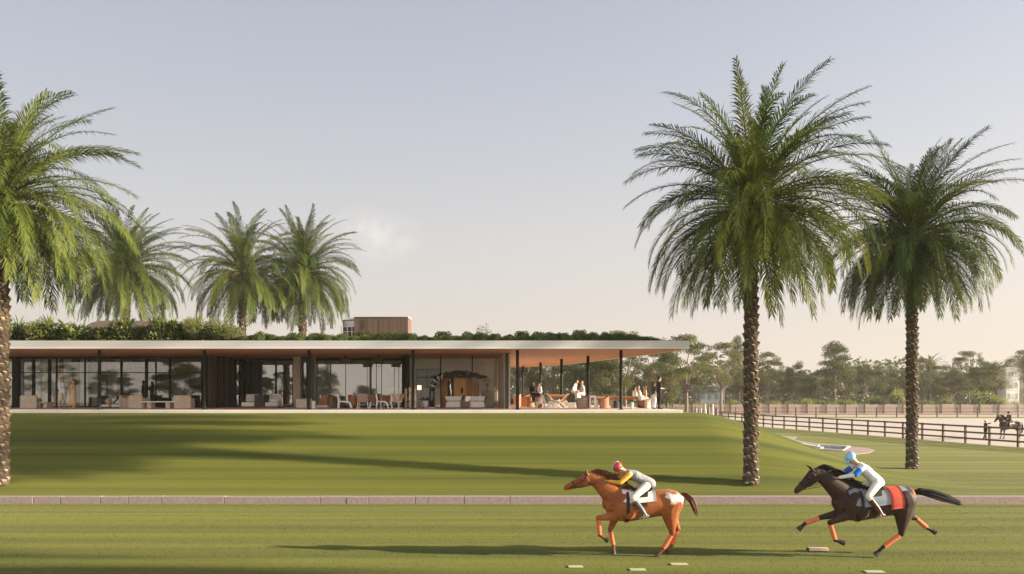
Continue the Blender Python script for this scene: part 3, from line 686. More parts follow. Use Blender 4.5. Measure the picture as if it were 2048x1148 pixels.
rows = [('b', -25, 37.3, 'broad-leaved roof shrub hidden by the trunk of the cut-off palm', 1.0),
 ('b', 28, 37.4, 'broad-leaved roof shrub just beside the cut-off palm trunk, above the dark pier', 1.0),
 ('d', 76, 37.2, 'round fine-leaved pale green roof shrub above the slim dark mullions', 1.0),
 ('b', 112, 37.4, 'arching leafy roof shrub above the standing couple', 1.0),
 ('b', 150, 37.3, 'lower arching roof shrub with dark gaps, above the woman in the tan dress', 0.9),
 ('b', 190, 37.5, 'dark low roof shrub over the first full column', (1.0, 1.0, 0.72)),
 ('b', 222, 37.4, 'dark low roof shrub before the brown hump, beneath the bushy palm', (1.0, 1.0, 0.75)),
 ('b', 252, 37.2, 'tall tufted roof shrub in front of the bushy palm trunk', 1.1),
 ('b', 283, 37.5, 'dark roof shrub in front of the end of the brown hump', (1.0, 1.0, 0.82)),
 ('b', 318, 37.2, 'tall arching roof shrub above the two speckled armchairs', 1.15),
 ('b', 352, 37.4, 'arching roof shrub between the tallest arching one and the yellowish ones', 1.05),
 ('d', 388, 37.3, 'yellow-green rounded roof shrub under the spiky rosette plant', 1.0),
 ('d', 424, 37.4, 'yellow-green rounded roof shrub above the second full column', 1.0),
 ('d', 456, 37.3, 'small yellow-green roof shrub that ends the leafy row by the slim palm', (0.95, 1.0, 0.72))]
for i, (k, px, d, lb, s_) in enumerate(rows): put_shrub(k, i, px, d, lb, 'shrub', G1, (1.2, 1.15, s_ * 1.3) if isinstance(s_, float) else (1.2, 1.15, s_[2] * 1.3), i * 1.3)
for i, px in enumerate((10, 95, 172, 300, 370, 440)):
    put_shrub('b', i, px, 39.0, 'dark leafy shrub in the second row behind the leafy roof edge', 'shrub', 'second row of leafy roof shrubs', (1.1, 1.0, 1.0 if px not in (172,) else 0.8), i * 2.1)
# rounded low shrubs along the rest of the roof
names = [(495, 'first low mound shrub after the slim palm trunk'), (520, 'low olive mound shrub between the two clear palm trunks'), (545, 'low olive mound shrub beside the thick palm trunk'), (572, 'low mound shrub touching the thick palm trunk'), (600, 'low mound shrub in front of the thick palm trunk'), (628, 'low mound shrub over the louvred screen column'),
 (656, 'low mound shrub over the orange floor box'), (684, 'low mound shrub beneath the white roof railing'), (712, 'low dark mound shrub at the near corner of the timber box'), (738, 'low mound shrub before the middle of the timber box'), (765, 'low mound shrub over the second ceiling lamp'), (792, 'low mound shrub before the far end of the timber box'),
 (820, 'low mound shrub just past the timber box over a column'), (848, 'low mound shrub above the black floor vase'), (877, 'low mound shrub above the striped arch sculpture'), (905, 'low mound shrub above the first grey sofa'), (934, 'low mound shrub above the dark round basket'), (962, 'low mound shrub at the foot of the twiggy roof plant'),
 (990, 'low mound shrub above the recess end wall'), (1018, 'low mound shrub above the dark end post'), (1047, 'low mound shrub above the open terrace, first past the end post'), (1076, 'low mound shrub above the black and white figure'), (1105, 'low mound shrub above the slim white chair'), (1134, 'low mound shrub above the black planter'), (1160, 'tall mound shrub above the taupe barrel chair'), (1186, 'tall mound shrub above the white stool'), (1212, 'mound shrub above the rounded brown chair'), (1238, 'mound shrub above the last column'), (1262, 'flatter mound shrub just past the last column'), (1285, 'small flat mound shrub near the roof tip'), (1306, 'smallest flat mound shrub nearest the roof tip')]
rg = random.Random(8)
for i, (px, lb) in enumerate(names):
    s_ = 1.0 if px < 1240 else 1.0 - (px - 1230) / 160
    if px in (1160, 1186): s_ = 1.25
    put_shrub('m', i, px, 37.1 + rg.uniform(-0.1, 0.25), lb, 'shrub', 'low rounded shrubs on the roof', (rg.uniform(0.75, 1.1), 1.0, s_ * rg.uniform(0.75, 1.3)), rg.uniform(-.6, .6))
for i, px in enumerate(range(505, 1290, 27)):
    put_shrub('m', i + 1, px + rg.uniform(-6, 6), 38.3, 'low rounded shrub in the second row of the roof planting', 'shrub', 'second row of low rounded roof shrubs', (rg.uniform(0.9, 1.2), 1.0, rg.uniform(0.5, 1.75) * (1 if px < 1230 else 0.7)), rg.uniform(-.6, .6))
# spiky and twiggy plants sticking out of the planting
def rosette(label, px, d, ztop, seed, n=18, w_=0.09, tw=False):
    rng = random.Random(seed); t = thing('roof_plant', label, 'plant', (wx(px, d), d, RT)); mb = MB(); st = MB(); hh = wz(ztop, d) - RT
    if not tw:
        for k in range(n):
            az = k * 2.4; e = R(rng.uniform(20, 80)); l = hh * 0.62; leaf_quad(mb, Vector((0, 0, hh * 0.5)), Vector((math.cos(az) * math.cos(e), math.sin(az) * math.cos(e), math.sin(e))), Vector((0, 0, 1)), l, w_, rng.uniform(.3, 1))
        st.tube([(0, 0, 0), (0, 0, hh * 0.5)], [0.04], n=6)
    else:
        for k in range(n):
            az = k * 2.4; r = rng.uniform(.15, .45); top = Vector((r * math.cos(az), r * 0.6 * math.sin(az), hh * rng.uniform(.65, 1))); st.tube([(0, 0, 0), tuple(top * 0.5 + Vector((0, 0, .1))), tuple(top)], [0.018, 0.012, 0.006], n=5)
            for q in range(14): dd = rnd_dir(rng); leaf_quad(mb, top + dd * 0.09, dd, Vector((0, 0, 1)), 0.10, 0.05, rng.uniform(0.3, 1))
    mb.build('leaves', MT_LEAFY, t, tints=True); st.build('stems', MT_STALK, t)
rosette('spiky rosette plant poking out above the leafy roof shrubs by the lightning rod', 398, 40, 624, 1, 22)
rosette('thin spiky plant poking out of the roof shrubs beside the cut-off palm trunk', 38, 40.5, 627, 2, 12, 0.06)
rosette('thin spiky plant on the roof under the hanging fronds of the cut-off palm', 98, 40.5, 626, 3, 16, 0.06)
rosette('twiggy plant rising out of the low mound shrubs above the grey sofas', 965, 40, 650, 4, 9, tw=True)

# ------------------------------------------------------------------ trees beyond
MT_TREE = leaf_mat('tree_leaf', (0.034, 0.044, 0.016), (0.17, 0.18, 0.065), 0.25, 0.6, 0.1)
MT_TBARK = M('tree_bark', (0.20, 0.15, 0.11), 0.9, var=0.3, scale=2)
def tree_proto(kind, seed, dense=1.0):
    """unit about 14 m tall; kinds: 0 open crowned, 1 dense round, 2 layered, 3 slender"""
    rng = random.Random(seed); tr = MB(); cr = MB(); Ht = 14.0; clumps = []
    th = {0: 5.5, 1: 3.2, 2: 10.5, 3: 5}[kind]
    tr.tube([(0, 0, -0.3), (0.1, 0, th * 0.5), (rng.uniform(-.3, .3), rng.uniform(-.3, .3), th)], [0.34, 0.26, 0.2], n=8)
    def limb(b, tip, r):
        mid = (Vector(b) * 0.45 + Vector(tip) * 0.55) + Vector((rng.uniform(-.4, .4), rng.uniform(-.4, .4), rng.uniform(-.2, .5))); tr.tube([b, tuple(mid), tip], [r, r * 0.65, r * 0.25], n=6)
    if kind == 0:
        for k in range(26):
            az = k * 2.4 + rng.uniform(-.4, .4); u = (k + .5) / 26; z = 5.2 + 8.4 * u ** 0.8; rr = (4.3 * math.sin(math.pi * min(1, 0.2 + 0.75 * u)) + 0.5) * rng.uniform(.55, 1.05)
            c = (rr * math.cos(az), rr * math.sin(az), z + rng.uniform(-.6, .6)); clumps.append((c, rng.uniform(.6, 1.5), rng.uniform(.4, .9)))
            if k % 2 == 0: limb((0, 0, th * rng.uniform(.75, 1)), c, 0.13)
    elif kind == 1:
        for k in range(34):
            d = rnd_dir(rng, -0.5); q = rng.uniform(.55, 1); c = (d.x * 4.2 * q, d.y * 4.2 * q, 7.4 + d.z * 5.4 * q); clumps.append((c, rng.uniform(.7, 1.75), rng.uniform(.5, 1.2)))
            if k % 4 == 0: limb((0, 0, th), c, 0.12)
    elif kind == 2:
        for lv in range(7):
            z = 3.4 + lv * 1.5; rr = (5.2 - 0.72 * lv) * (1 if lv else .75)
            for k in range(6 if lv < 5 else 4):
                az = k * 6.283 / 6 + lv * 0.7 + rng.uniform(-.3, .3); q = rr * rng.uniform(.4, 1); c = (q * math.cos(az), q * math.sin(az), z + rng.uniform(-.6, .8)); clumps.append((c, rng.uniform(.8, 1.5), rng.uniform(.45, .9)))
                limb((0, 0, max(2, z - 1)), c, 0.09)
        clumps.append(((0, 0, 13.4), 1.0, .6))
    else:
        for k in range(24):
            az = k * 2.4; u = (k + .5) / 24; z = 3.5 + 10 * u; rr = 2.4 * math.sin(math.pi * (0.15 + 0.8 * u)) * rng.uniform(.3, 1.1); c = (rr * math.cos(az), rr * math.sin(az), z); clumps.append((c, rng.uniform(.7, 1.3), rng.uniform(.6, 1.0)))
            if k % 3 == 0: limb((0, 0, th * .8), c, 0.09)
    for (c, rx, rz_) in clumps:
        c = Vector(c); tt = rng.uniform(0.12, 0.85); nq = int(180 * rx * rx * dense)
        for k in range(nq):
            d = rnd_dir(rng); q = rng.uniform(.3, 1.15) ** 0.75; p = c + Vector((d.x * rx * q, d.y * rx * q, d.z * rz_ * q)); dd = (d * 0.5 + rnd_dir(rng)).normalized()
            leaf_quad(cr, p, dd, d, rng.uniform(.18, .36), .16, tt + rng.uniform(-.25, .25))
    t = thing('tree', None, None, (0, 0, 0)); tr.build('trunk', MT_TBARK, t, smooth=True); cr.build('crown', MT_TREE, t, tints=True); return t
protos = {k: tree_proto(k, 300 + k, 1.25) for k in range(4)}; protos[4] = tree_proto(1, 317, 1.25); protos[5] = tree_proto(0, 331, 1.25)
tused = set()
def put_tree(k, px, top, d, label, wscale=1.0, rz=0.0, group=None, x=None, hgt=None):
    src = protos[k]; h = (wz(top, d) if hgt is None else hgt); s = h / 14.2; loc = (wx(px, d) if x is None else x, d, 0); scl = (s * wscale, s * wscale, s)
    if k not in tused: tused.add(k); src.location = loc; src.scale = scl; src.rotation_euler = (0, 0, rz); tag(src, label, 'tree', group)
    else: dup(src, loc, rz, label, group, scl)
GT = 'trees beyond the arena'
TL = [(0, 1372, 664, 104, 'large pale leafy tree directly behind the roof tip', 1.05), (0, 1442, 680, 132, 'open-crowned tree with pale forked trunk right of the roof tip', 1.0),
 (3, 1474, 668, 190, 'thin wispy tall tree rising just beside the big palm trunk', 0.8), (5, 1537, 705, 150, 'grey-green tree just past the big palm trunk', .95), (4, 1590, 712, 150, 'medium round tree over the small bushy palm', .8),
 (2, 1668, 680, 150, 'tallest layered tree midway between the two big palms', 1.15), (1, 1735, 717, 160, 'broad tree next to the tallest layered tree', 1.0), (4, 1793, 735, 165, 'low dark tree left of the shaded palm trunk', 1.0),
 (5, 1850, 716, 165, 'dark tree just past the shaded palm trunk', 1.0), (0, 1938, 697, 175, 'light open-crowned tree between the far palms and the dark round tree', .85), (1, 1977, 714, 150, 'dark round tree behind the distant horse rider', 1.25), (4, 1902, 728, 165, 'dark tree beneath the two feathery far palms', 1.2), (5, 2052, 700, 185, 'tree at the edge of the photo behind the white tower', 1.0),
 (1, 1040, 672, 112, 'tree seen through the terrace nearest the end post', 1.0), (5, 1100, 668, 110, 'tree seen through the terrace behind the black and white figure', 1.0), (4, 1160, 674, 105, 'bushy tree seen between the two curving columns', 1.0), (0, 1250, 655, 108, 'tree whose twigs rise above the roof mounds near the last column', 1.0), (1, 1215, 690, 95, 'dense olive tree behind the rounded brown chair', 1.0), (5, 1308, 676, 112, 'olive tree behind the two people at the terrace end', 1.0), (3, 1335, 690, 100, 'slender pale tree under the roof tip', 1.1)]
for i, (k, px, top, d, lb, ws) in enumerate(TL): put_tree(k, px, top, d, lb, ws, i * 1.1, GT)
rg = random.Random(21)
for i, px in enumerate((1400, 1490, 1515, 1562, 1622, 1700, 1765, 1825, 1880, 1958, 2010, 2075, 1185, 1285, 1130, 1070)):
    put_tree((1, 4, 5)[i % 3], px + rg.uniform(-8, 8), 738 + rg.uniform(-8, 10), 185 if px > 1390 else 135, 'dark lower tree filling the tree belt between taller ones', 1.35, rg.uniform(0, 6), 'lower trees of the belt')
# far palms
fp = thing('palm_tree', 'feathery far palm standing above the trees right of the shaded palm trunk', 'palm', (wx(1858, 170), 170, 0), 0, 'far palms')
palm_trunk(10, 0.35, 0.28, 5, nboot=5).build('trunk', MT_BARK, fp, tints=True)
cmb = MB(); rr = random.Random(4)
for i in range(38): u = (i + .5) / 38; frond(cmb, (0, 0, 0), i * 2.4, R(82 - 105 * u), R(60), 5.0, rr, nl=22, lmax=.8, wid=.11, tint=rr.uniform(.2, .9))
c_ = cmb.build('crown', MT_FRONDD, fp, tints=True); c_.location = (0, 0, 10); fp.scale = (1, 1, 1.02)
dup(fp, (wx(1905, 190), 190, 0), 1, 'smaller feathery far palm beside the taller one', 'far palms', (.85, .85, 0.93))
dup(fp, (wx(2042, 170), 170, 0), 2, 'far palm above the white tower at the photo edge', 'far palms', (1, 1, .98))
dup(fp, (wx(1622, 150), 150, -4.1), 3, 'small bushy palm low in front of the tree belt', 'far palms', (.72, .72, .78))
dup(fp, (wx(1478, 200), 200, 0), 4, 'faint palm crown beside the big palm trunk above the far trees', 'far palms', (.8, .8, 1.28))
# hedge shrubs at the foot of the tree belt
bs = shrub('bush', 1, 555, 1.5, 1.0); bn = shrub('bush', 1, 556, 1.5, 1.0)
for b_ in (bs, bn): b_.children[0].data.materials[0] = MT_BUSH; first = [True, True]
BL = [(1398, 'yellow-green bush below the roof-tip tree'), (1445, 'bush at the foot of the forked trunk'), (1472, 'bush left of the big palm trunk'), (1528, 'bush right of the big palm trunk'), (1552, 'bright round bush, second past the big palm trunk'), (1578, 'bush just left of the small bushy palm'), (1608, 'bright bush touching the small bushy palm'), (1645, 'bush just right of the small bushy palm'), (1690, 'bush at the foot of the tallest layered tree'), (1722, 'bush between the layered tree and the shaded palm'), (1752, 'low bush left of the shaded palm trunk'), (1795, 'taller bush close to the shaded palm trunk'), (1848, 'bright rounded bush right of the shaded palm trunk'), (1895, 'dull bush under the feathery palms'), (1932, 'bright rounded bush left of the conical one'), (1964, 'tall bright conical bush near the distant rider'), (1992, 'low dull bush left of the white tower'), (2030, 'bush in front of the white tower'),
      (1335, 'bright low bush beyond the terrace end'), (1362, 'low bush behind the terrace tip'), (1180, 'bush seen under the terrace roof between curving columns'), (1270, 'bush seen behind the seated pair in white')]
rg = random.Random(31)
for i, (px, lb) in enumerate(BL):
    d = 146 if px > 1380 else 98; s_ = (rg.uniform(2.3, 3.4) if px not in (1964, 1795) else 3.0) * (d / 146); loc = (wx(px, d), d, 0); scl = (s_ * 1.25, s_, s_ * (1.05 if px not in (1964, 1795) else 1.75)); src = (bs, bn)[i % 2]
    if first[i % 2]: first[i % 2] = False; src.location = loc; src.scale = scl; tag(src, lb, 'bush', 'bushes below the tree belt')
    else: dup(src, loc, rg.uniform(0, 6), lb, 'bushes below the tree belt', scl)
# far woods: one mass closing the horizon
rng = random.Random(77); mb = MB()
for k in range(22000):
    x = rng.uniform(-20, 330); y = rng.uniform(236, 262); hmax = 13 + 3 * math.sin(x * 0.11) + 2 * math.sin(x * 0.37 + 1); z = hmax * rng.random() ** 1.15
    leaf_quad(mb, Vector((x, y, z)), rnd_dir(rng), Vector((0, -0.6, 0.8)), rng.uniform(1.2, 2.4), 1.4, rng.uniform(0.1, .8))
tag(mb.build('far_woods', MT_TREE, tints=True), 'hazy far wood closing the horizon behind the tree belt', 'woods', kind='stuff')
# trees across the turf behind the photographer, mirrored in the lounge glass
for i, (x, y, h, k) in enumerate(((-70, -34, 9, 1), (-57, -32, 11.5, 4), (-49, -36, 10.5, 1), (-42, -33, 8.0, 5), (-35, -36, 9.8, 4), (-27, -36, 6.2, 1), (-19, -42, 5.6, 4), (-84, -40, 11, 0), (-10, -40, 5.2, 1))):
    put_tree(k, 0, 0, y, 'tree on the far side of the turf seen only mirrored in the lounge glass', 1.3, i * 1.7, 'trees mirrored in the glass', x=x, hgt=h)

# ------------------------------------------------------------------ fences, posts, tower
MT_FENCE = M('dark_fence_timber', (0.085, 0.055, 0.038), 0.75, var=0.3, scale=4, stretch=(1, 1, 1), bump=0.2)
MT_RAIL = M('rail_timber', (0.15, 0.105, 0.075), 0.75, var=0.25, scale=3)
def resample(poly, step):
    out_ = [Vector(poly[0])]; acc = 0.0
    for a, b in zip(poly[:-1], poly[1:]):
        a = Vector(a); b = Vector(b); L = (b - a).length; s = step - acc
        while s <= L: out_.append(a + (b - a) * (s / L)); s += step
        acc = (L - (s - step))
    return out_
def fence(label, poly, step, h, rails, post_w, group=None, rail_w=0.05, mats=(MT_FENCE, MT_RAIL), rail_h=0.14):
    P_ = resample(poly, step); t = thing('rail_fence', label, 'fence', (P_[0].x, P_[0].y, 0), 0, group); o = P_[0]
    for p in P_:
        z = float(H(p.x, p.y)); mb = MB(); mb.box((p.x - o.x, p.y - o.y, z + h / 2 - 0.1), (post_w, post_w, h + 0.2), rz=0.3); mb.build('post', mats[0], t)
    for zr in rails:
        mb = MB()
        for a, b in zip(P_[:-1], P_[1:]):
            dv = (b - a); L = dv.length; m_ = (a + b) / 2; n_ = Vector((-dv.y, dv.x)).normalized() * (post_w * 0.5 + rail_w * 0.4); az = math.atan2(dv.y, dv.x)
            mb.box((m_.x - o.x + n_.x * -1, m_.y - o.y - n_.y, zr + float(H(m_.x, m_.y))), (L * 0.998, rail_w, rail_h), rz=az)
        mb.build('rail', mats[1], t)
    return t
fence('dark brown three-rail paddock fence curving round the near side of the sand arena', FENCE, 2.2, 1.5, (0.42, 0.92, 1.40), 0.13)
fence('far post and rail fence along the back of the arena', [(8, 121), (58, 118.6), (150, 116.5)], 3.4, 1.75, (0.5, 1.0, 1.6), 0.15, rail_h=0.09)
MT_SCREEN = M('brown_windbreak', (0.33, 0.25, 0.20), 0.9, c2=(0.43, 0.34, 0.28), scale=1.2, stretch=(8, 1, 1))
ws = thing('windbreak_fence', 'long reddish brown windbreak fence behind the far rail fence', 'fence', (0, 141, 0))
mb = MB(); rg = random.Random(9)
for i in range(420): x = -18 + i * 0.42; mb.bx(x, x + 0.385, -0.02, 0.02, 0.1, 1.9 + rg.uniform(-.08, .08))
mb.build('screen_panel', MT_SCREEN, ws)
for i in range(46): x = -18 + i * 3.9; MB().bx(x - 0.09, x + 0.09, -0.16, -0.025, 0, 2.1).build('post', MT_FENCE, ws)
# weathered timber posts at the end of the arena fence
MT_WPOST = M('weathered_post', (0.40, 0.33, 0.27), 0.9, c2=(0.16, 0.12, 0.10), scale=1.6, bump=0.4)
MT_WPOSTW = M('sun_bleached_post', (0.66, 0.58, 0.50), 0.9, c2=(0.42, 0.35, 0.29), scale=1.2, bump=0.4)
WP = [(1386, 819, 56, .22, 0, 'shortest weathered post, first at the terrace end of the row'), (1392, 816, 56, .2, 1, 'short pale weathered post, second in the row from the terrace'), (1397, 817, 57, .24, 0, 'short dark weathered post before the tall pair'), (1403, 816, 57, .2, 1, 'leaning pale post just before the tall pair'), (1411, 808.5, 58, .34, 1, 'tall pale weathered gatepost, nearer the terrace of the tall pair'), (1425, 808.5, 59, .3, 1, 'tall pale weathered gatepost, nearer the rail fence of the tall pair'), (1418, 813, 60, .34, 0, 'broad dark weathered post between the tall pair'), (1433, 815, 60, .26, 0, 'rounded dark post where the rail fence begins')]
rg = random.Random(12)
for px, top, d, wd, pale, lb in WP:
    x = wx(px, d); z = float(H(x, d)); h = wz(top, d) - z; mb = MB(); lx = rg.uniform(-.08, .08)
    mb.tube([(0, 0, -0.1), (lx * .3, 0, h * .4), (lx * .7, 0, h * .8), (lx, 0, h)], [(wd * .62, wd * .5), (wd * .5, wd * .42), (wd * .5, wd * .4), (wd * .36, wd * .3)], n=9, caps=False)
    o = mb.build('weathered_post', MT_WPOSTW if pale else MT_WPOST); o.location = (x, d, z); tag(o, lb, 'post', 'weathered posts at the end of the arena fence')
# pale tower and grey house among the trees
MT_TOWER = M('chalk_white_render', (0.66, 0.64, 0.62), 0.85); MT_TGREY = M('grey_window', (0.16, 0.17, 0.18), 0.5)
tw = thing('white_tower', 'narrow white tower with arched windows among the far trees at the photo edge', 'tower', (wx(2026, 178), 178, 0))
ht = wz(735, 178); mb = MB(); mb.bx(-1.75, 1.75, 0.05, 3.4, 0, ht - 0.35); mb.build('wall', MT_TOWER, tw)
mb = MB(); mb.bx(-1.95, 1.95, -0.15, 3.6, ht - 0.35, ht); mb.build('cornice', MT_TOWER, tw)
for zz in (ht - 2.6, ht - 5.4, ht - 8.2):
    for xx in (-0.95, 0, 0.95):
        mb = MB(); prof = [(xx - 0.28, zz), (xx + 0.28, zz)] + [(xx + 0.28 * math.cos(a), zz + 1.3 + 0.28 * math.sin(a)) for a in np.linspace(0, math.pi, 7)]
        n = len(prof); mb.add([(x, -0.01, z) for x, z in prof] + [(x, 0.06, z) for x, z in prof], [tuple(range(n)), tuple(range(2 * n - 1, n - 1, -1))] + [(i, n + i, n + (i + 1) % n, (i + 1) % n) for i in range(n)]); mb.build('window', MT_TGREY, tw)
    mb = MB(); mb.bx(-1.85, 1.85, -0.06, 0.049, zz - 0.35, zz - 0.15); mb.build('string_course', MT_TOWER, tw)
MT_HOUSE = M('blue_grey_render', (0.24, 0.26, 0.29), 0.8)
hs = thing('house', 'small blue-grey house half hidden among the trees beside the roof-tip tree', 'house', (wx(1422, 200), 200, 0))
mb = MB(); mb.bx(-3, 4, 0.05, 6, 0, 5.0); mb.build('wall', MT_HOUSE, hs)
mb = MB(); mb.add([(-3.4, -.4, 5.0), (4.4, -.4, 5.0), (4.4, 6.4, 5.0), (-3.4, 6.4, 5.0), (-3.4, 3, 6.8), (4.4, 3, 6.8)], [(0, 1, 5, 4), (2, 3, 4, 5), (0, 4, 3), (1, 2, 5), (3, 2, 1, 0)]); mb.build('roof', MT_TGREY, hs)
for xx in (-2, 0, 2): MB().bx(xx - 0.4, xx + 0.4, -0.02, 0.049, 2.6, 4.2).build('window', MT_TGREY, hs)
MB().bx(2.9, 3.7, -0.02, 0.049, 0, 2.2).build('door', MT_FENCE, hs)

# ------------------------------------------------------------------ turf markers
MT_MARK = M('cream_marker', (0.66, 0.46, 0.36), 0.7); MT_MARKD = M('marker_end', (0.10, 0.04, 0.03), 0.7); MT_DISC = M('pale_turf_marker', (0.42, 0.40, 0.24), 0.8)
gx_, gd = gp(1635, 1102); mk = thing('turf_marker', 'cream wooden marker block with dark end lying below the bay horse', 'marker', (gx_, gd, 0))
MB().bx(-0.23, 0.26, -0.06, 0.06, 0.01, 0.085).build('block', MT_MARK, mk, bevel=0.008); MB().bx(-0.262, -0.231, -0.061, 0.061, 0.009, 0.086).build('end_cap', MT_MARKD, mk, bevel=0.004)
for px, py, ln, lb in ((1358, 1129, .40, 'pale flat turf marker below the hind hooves of the chestnut horse'), (1275, 1140, .36, 'pale flat turf marker at the photo edge below the chestnut horse'), (1151, 1134, .34, 'dull flat turf marker ahead of and below the chestnut horse'), (1748, 1144, .42, 'grey flat turf marker at the bottom edge below the bay horse')):
    x, d = gp(px, py); o = MB().bx(-ln / 2, ln / 2, -.09, .09, 0.0, 0.022).build('turf_marker', MT_DISC, bevel=0.012); o.location = (x, d, 0); tag(o, lb, 'marker', 'flat turf markers')

# ------------------------------------------------------------------ terrace furniture
MT_BOUCLE = M('speckled_stone', (0.30, 0.22, 0.15), 0.95, c2=(0.78, 0.66, 0.52), scale=26, bump=0.5, bscale=80)
MT_WLAQ = M('white_lacquer', (0.80, 0.77, 0.72), 0.35, var=0.03); MT_GFAB = M('grey_fabric', (0.52, 0.50, 0.46), 0.95, var=0.12, scale=30, bump=0.1)
MT_DFAB = M('charcoal_fabric', (0.05, 0.047, 0.043), 0.9, var=0.2, scale=20); MT_CFAB = M('cream_fabric', (0.68, 0.60, 0.50), 0.95, var=0.06, scale=20)
MT_ORANGE = M('orange_leather', (0.42, 0.17, 0.055), 0.5, var=0.15, scale=5); MT_TANL = M('tan_leather', (0.56, 0.34, 0.15), 0.5, var=0.12)
MT_BRN = M('brown_hide', (0.16, 0.095, 0.06), 0.7, var=0.25, scale=6); MT_TAUPEF = M('taupe_fabric', (0.33, 0.235, 0.185), 0.9, var=0.08, scale=16); MT_RUST = M('rust_fabric', (0.32, 0.155, 0.10), 0.85, var=0.1, scale=14)
MT_LOG = M('pale_log', (0.58, 0.43, 0.29), 0.8, var=0.25, scale=5, stretch=(3, 3, .6)); MT_CERAM = M('black_ceramic', (0.018, 0.02, 0.022), 0.25, var=0.1, spec=0.6)
MT_CARVE = M('carved_timber', (0.44, 0.20, 0.065), 0.55, c2=(0.20, 0.08, 0.03), scale=2.4, bump=0.4, stretch=(2, 2, .5)); MT_BARP = M('amber_timber', (0.66, 0.36, 0.11), 0.5, c2=(0.46, 0.22, 0.07), scale=2, stretch=(4, 4, .4))
def F_(px, d): return (wx(px, d), d, TZ)
def armchair(name, label, px, d, rz, mat, w_=0.86, dp=0.82, h=0.76, group=None):
    t = thing(name, label, 'armchair', F_(px, d), rz, group); a = 0.17
    MB().bx(-w_ / 2 + a + .004, w_ / 2 - a - .004, -dp / 2, dp / 2 - a - .004, 0.03, 0.40).build('seat', mat, t, bevel=0.04)
    MB().bx(-w_ / 2, w_ / 2, dp / 2 - a, dp / 2, 0.0, h).build('backrest', mat, t, bevel=0.05)
    for s in (-1, 1): MB().bx(s * (w_ / 2 - a / 2) - a / 2, s * (w_ / 2 - a / 2) + a / 2, -dp / 2, dp / 2 - a - .004, 0.0, h * 0.8).build('armrest', mat, t, bevel=0.05)
    return t
GA = 'speckled block armchairs on the terrace'
ac = armchair('armchair', 'speckled armchair beside the low dark table near the couple', 62, 40.3, R(195), MT_BOUCLE, group=GA)
dup(ac, F_(279, 40.3), R(172), 'speckled armchair at the first end of the long white table', GA)
dup(ac, F_(369, 40.3), R(188), 'speckled armchair at the column end of the long white table', GA, (1.08, 1, 1))
dup(ac, F_(259, 41.6), R(90), 'shaded speckled armchair tucked behind the first end of the white table', GA)
def low_table(label, px0, px1, d, h, mat_top, mat_leg, dp=0.8, th=0.06):
    x0, x1 = wx(px0, d), wx(px1, d); t = thing('low_table', label, 'table', ((x0 + x1) / 2, d, TZ)); L = (x1 - x0) / 2
    MB().bx(-L, L, -dp / 2, dp / 2, h - th, h).build('tabletop', mat_top, t, bevel=0.012)
    for s in (-0.62, 0.5): MB().bx(s * L - 0.12, s * L + 0.12, -dp * .35, dp * .35, 0, h - th - .001).build('leg', mat_leg, t, bevel=0.02)
    return t
low_table('long low white table on stone legs between two speckled armchairs', 290, 356, 40.2, 0.42, MT_WLAQ, MT_BOUCLE)
low_table('low dark table on stone legs beside the speckled armchair near the couple', 76, 103, 40.6, 0.36, MT_GFAB, MT_BOUCLE)
for px0, px1, lb in ((202, 223, 'low white plinth bench just right of the first full column'), (228, 249, 'low white plinth bench beside the white shelf tower')):
    x0, x1 = wx(px0, 42.2), wx(px1, 42.2); t = thing('plinth_bench', lb, 'bench', ((x0 + x1) / 2, 42.2, TZ), 0, 'low white plinth benches'); L = (x1 - x0) / 2
    MB().bx(-L, L, -.3, .3, 0.06, 0.2).build('seat', MT_WLAQ, t, bevel=0.02); MB().bx(-L + .08, L - .08, -.22, .22, 0, 0.06).build('base', MT_DFAB, t)
v_ = thing('tan_vase', 'round tan vase on the low white plinth by the first full column', 'vase', (wx(217, 42.2), 42.2, TZ + 0.2)); MB().lathe([(.08, 0), (.17, .1), (.19, .2), (.13, .32), (.06, .36), (.07, .4)], n=18).build('body', MT_LOG, v_, smooth=True)
MB().lathe([(.066, .40), (.085, .42), (.06, .425)], n=18).build('rim', MT_BRN, v_)
# modular sofa
sf = thing('modular_sofa', 'grey modular sofa with a charcoal centre block and round arm before the glass', 'sofa', F_(524, 41.4))
for x0, x1 in ((-1.1, -0.3), (0.3, 1.08)):
    MB().bx(x0, x1, -.42, .40, .10, .36).build('seat', MT_CFAB if x0 < 0 else MT_GFAB, sf, bevel=0.07)
    mb = MB(); mb.box(((x0 + x1) / 2, .34, .60), (x1 - x0 - .02, .17, .46), lean=(0, .08)); mb.build('backrest', MT_GFAB, sf, bevel=0.06)
MB().bx(-.29, .29, -.46, .44, .08, .80).build('centre_block', MT_DFAB, sf, bevel=0.03)
mb = MB(); mb.tube([(1.12, .2, .1), (1.16, .2, .3), (1.14, .2, .62), (1.0, .2, .80), (.6, .2, .83)], [.035], n=8, caps=True); mb.build('armrest', MT_WLAQ, sf, smooth=True)
mb = MB(); mb.ell((.72, -.1, .45), (.30, .16, .14)); mb.build('cushion', MT_CFAB, sf, smooth=True)
MB().bx(-1.15, 1.12, -.4, .4, 0.02, .095).build('base', MT_BRN, sf, bevel=0.01)
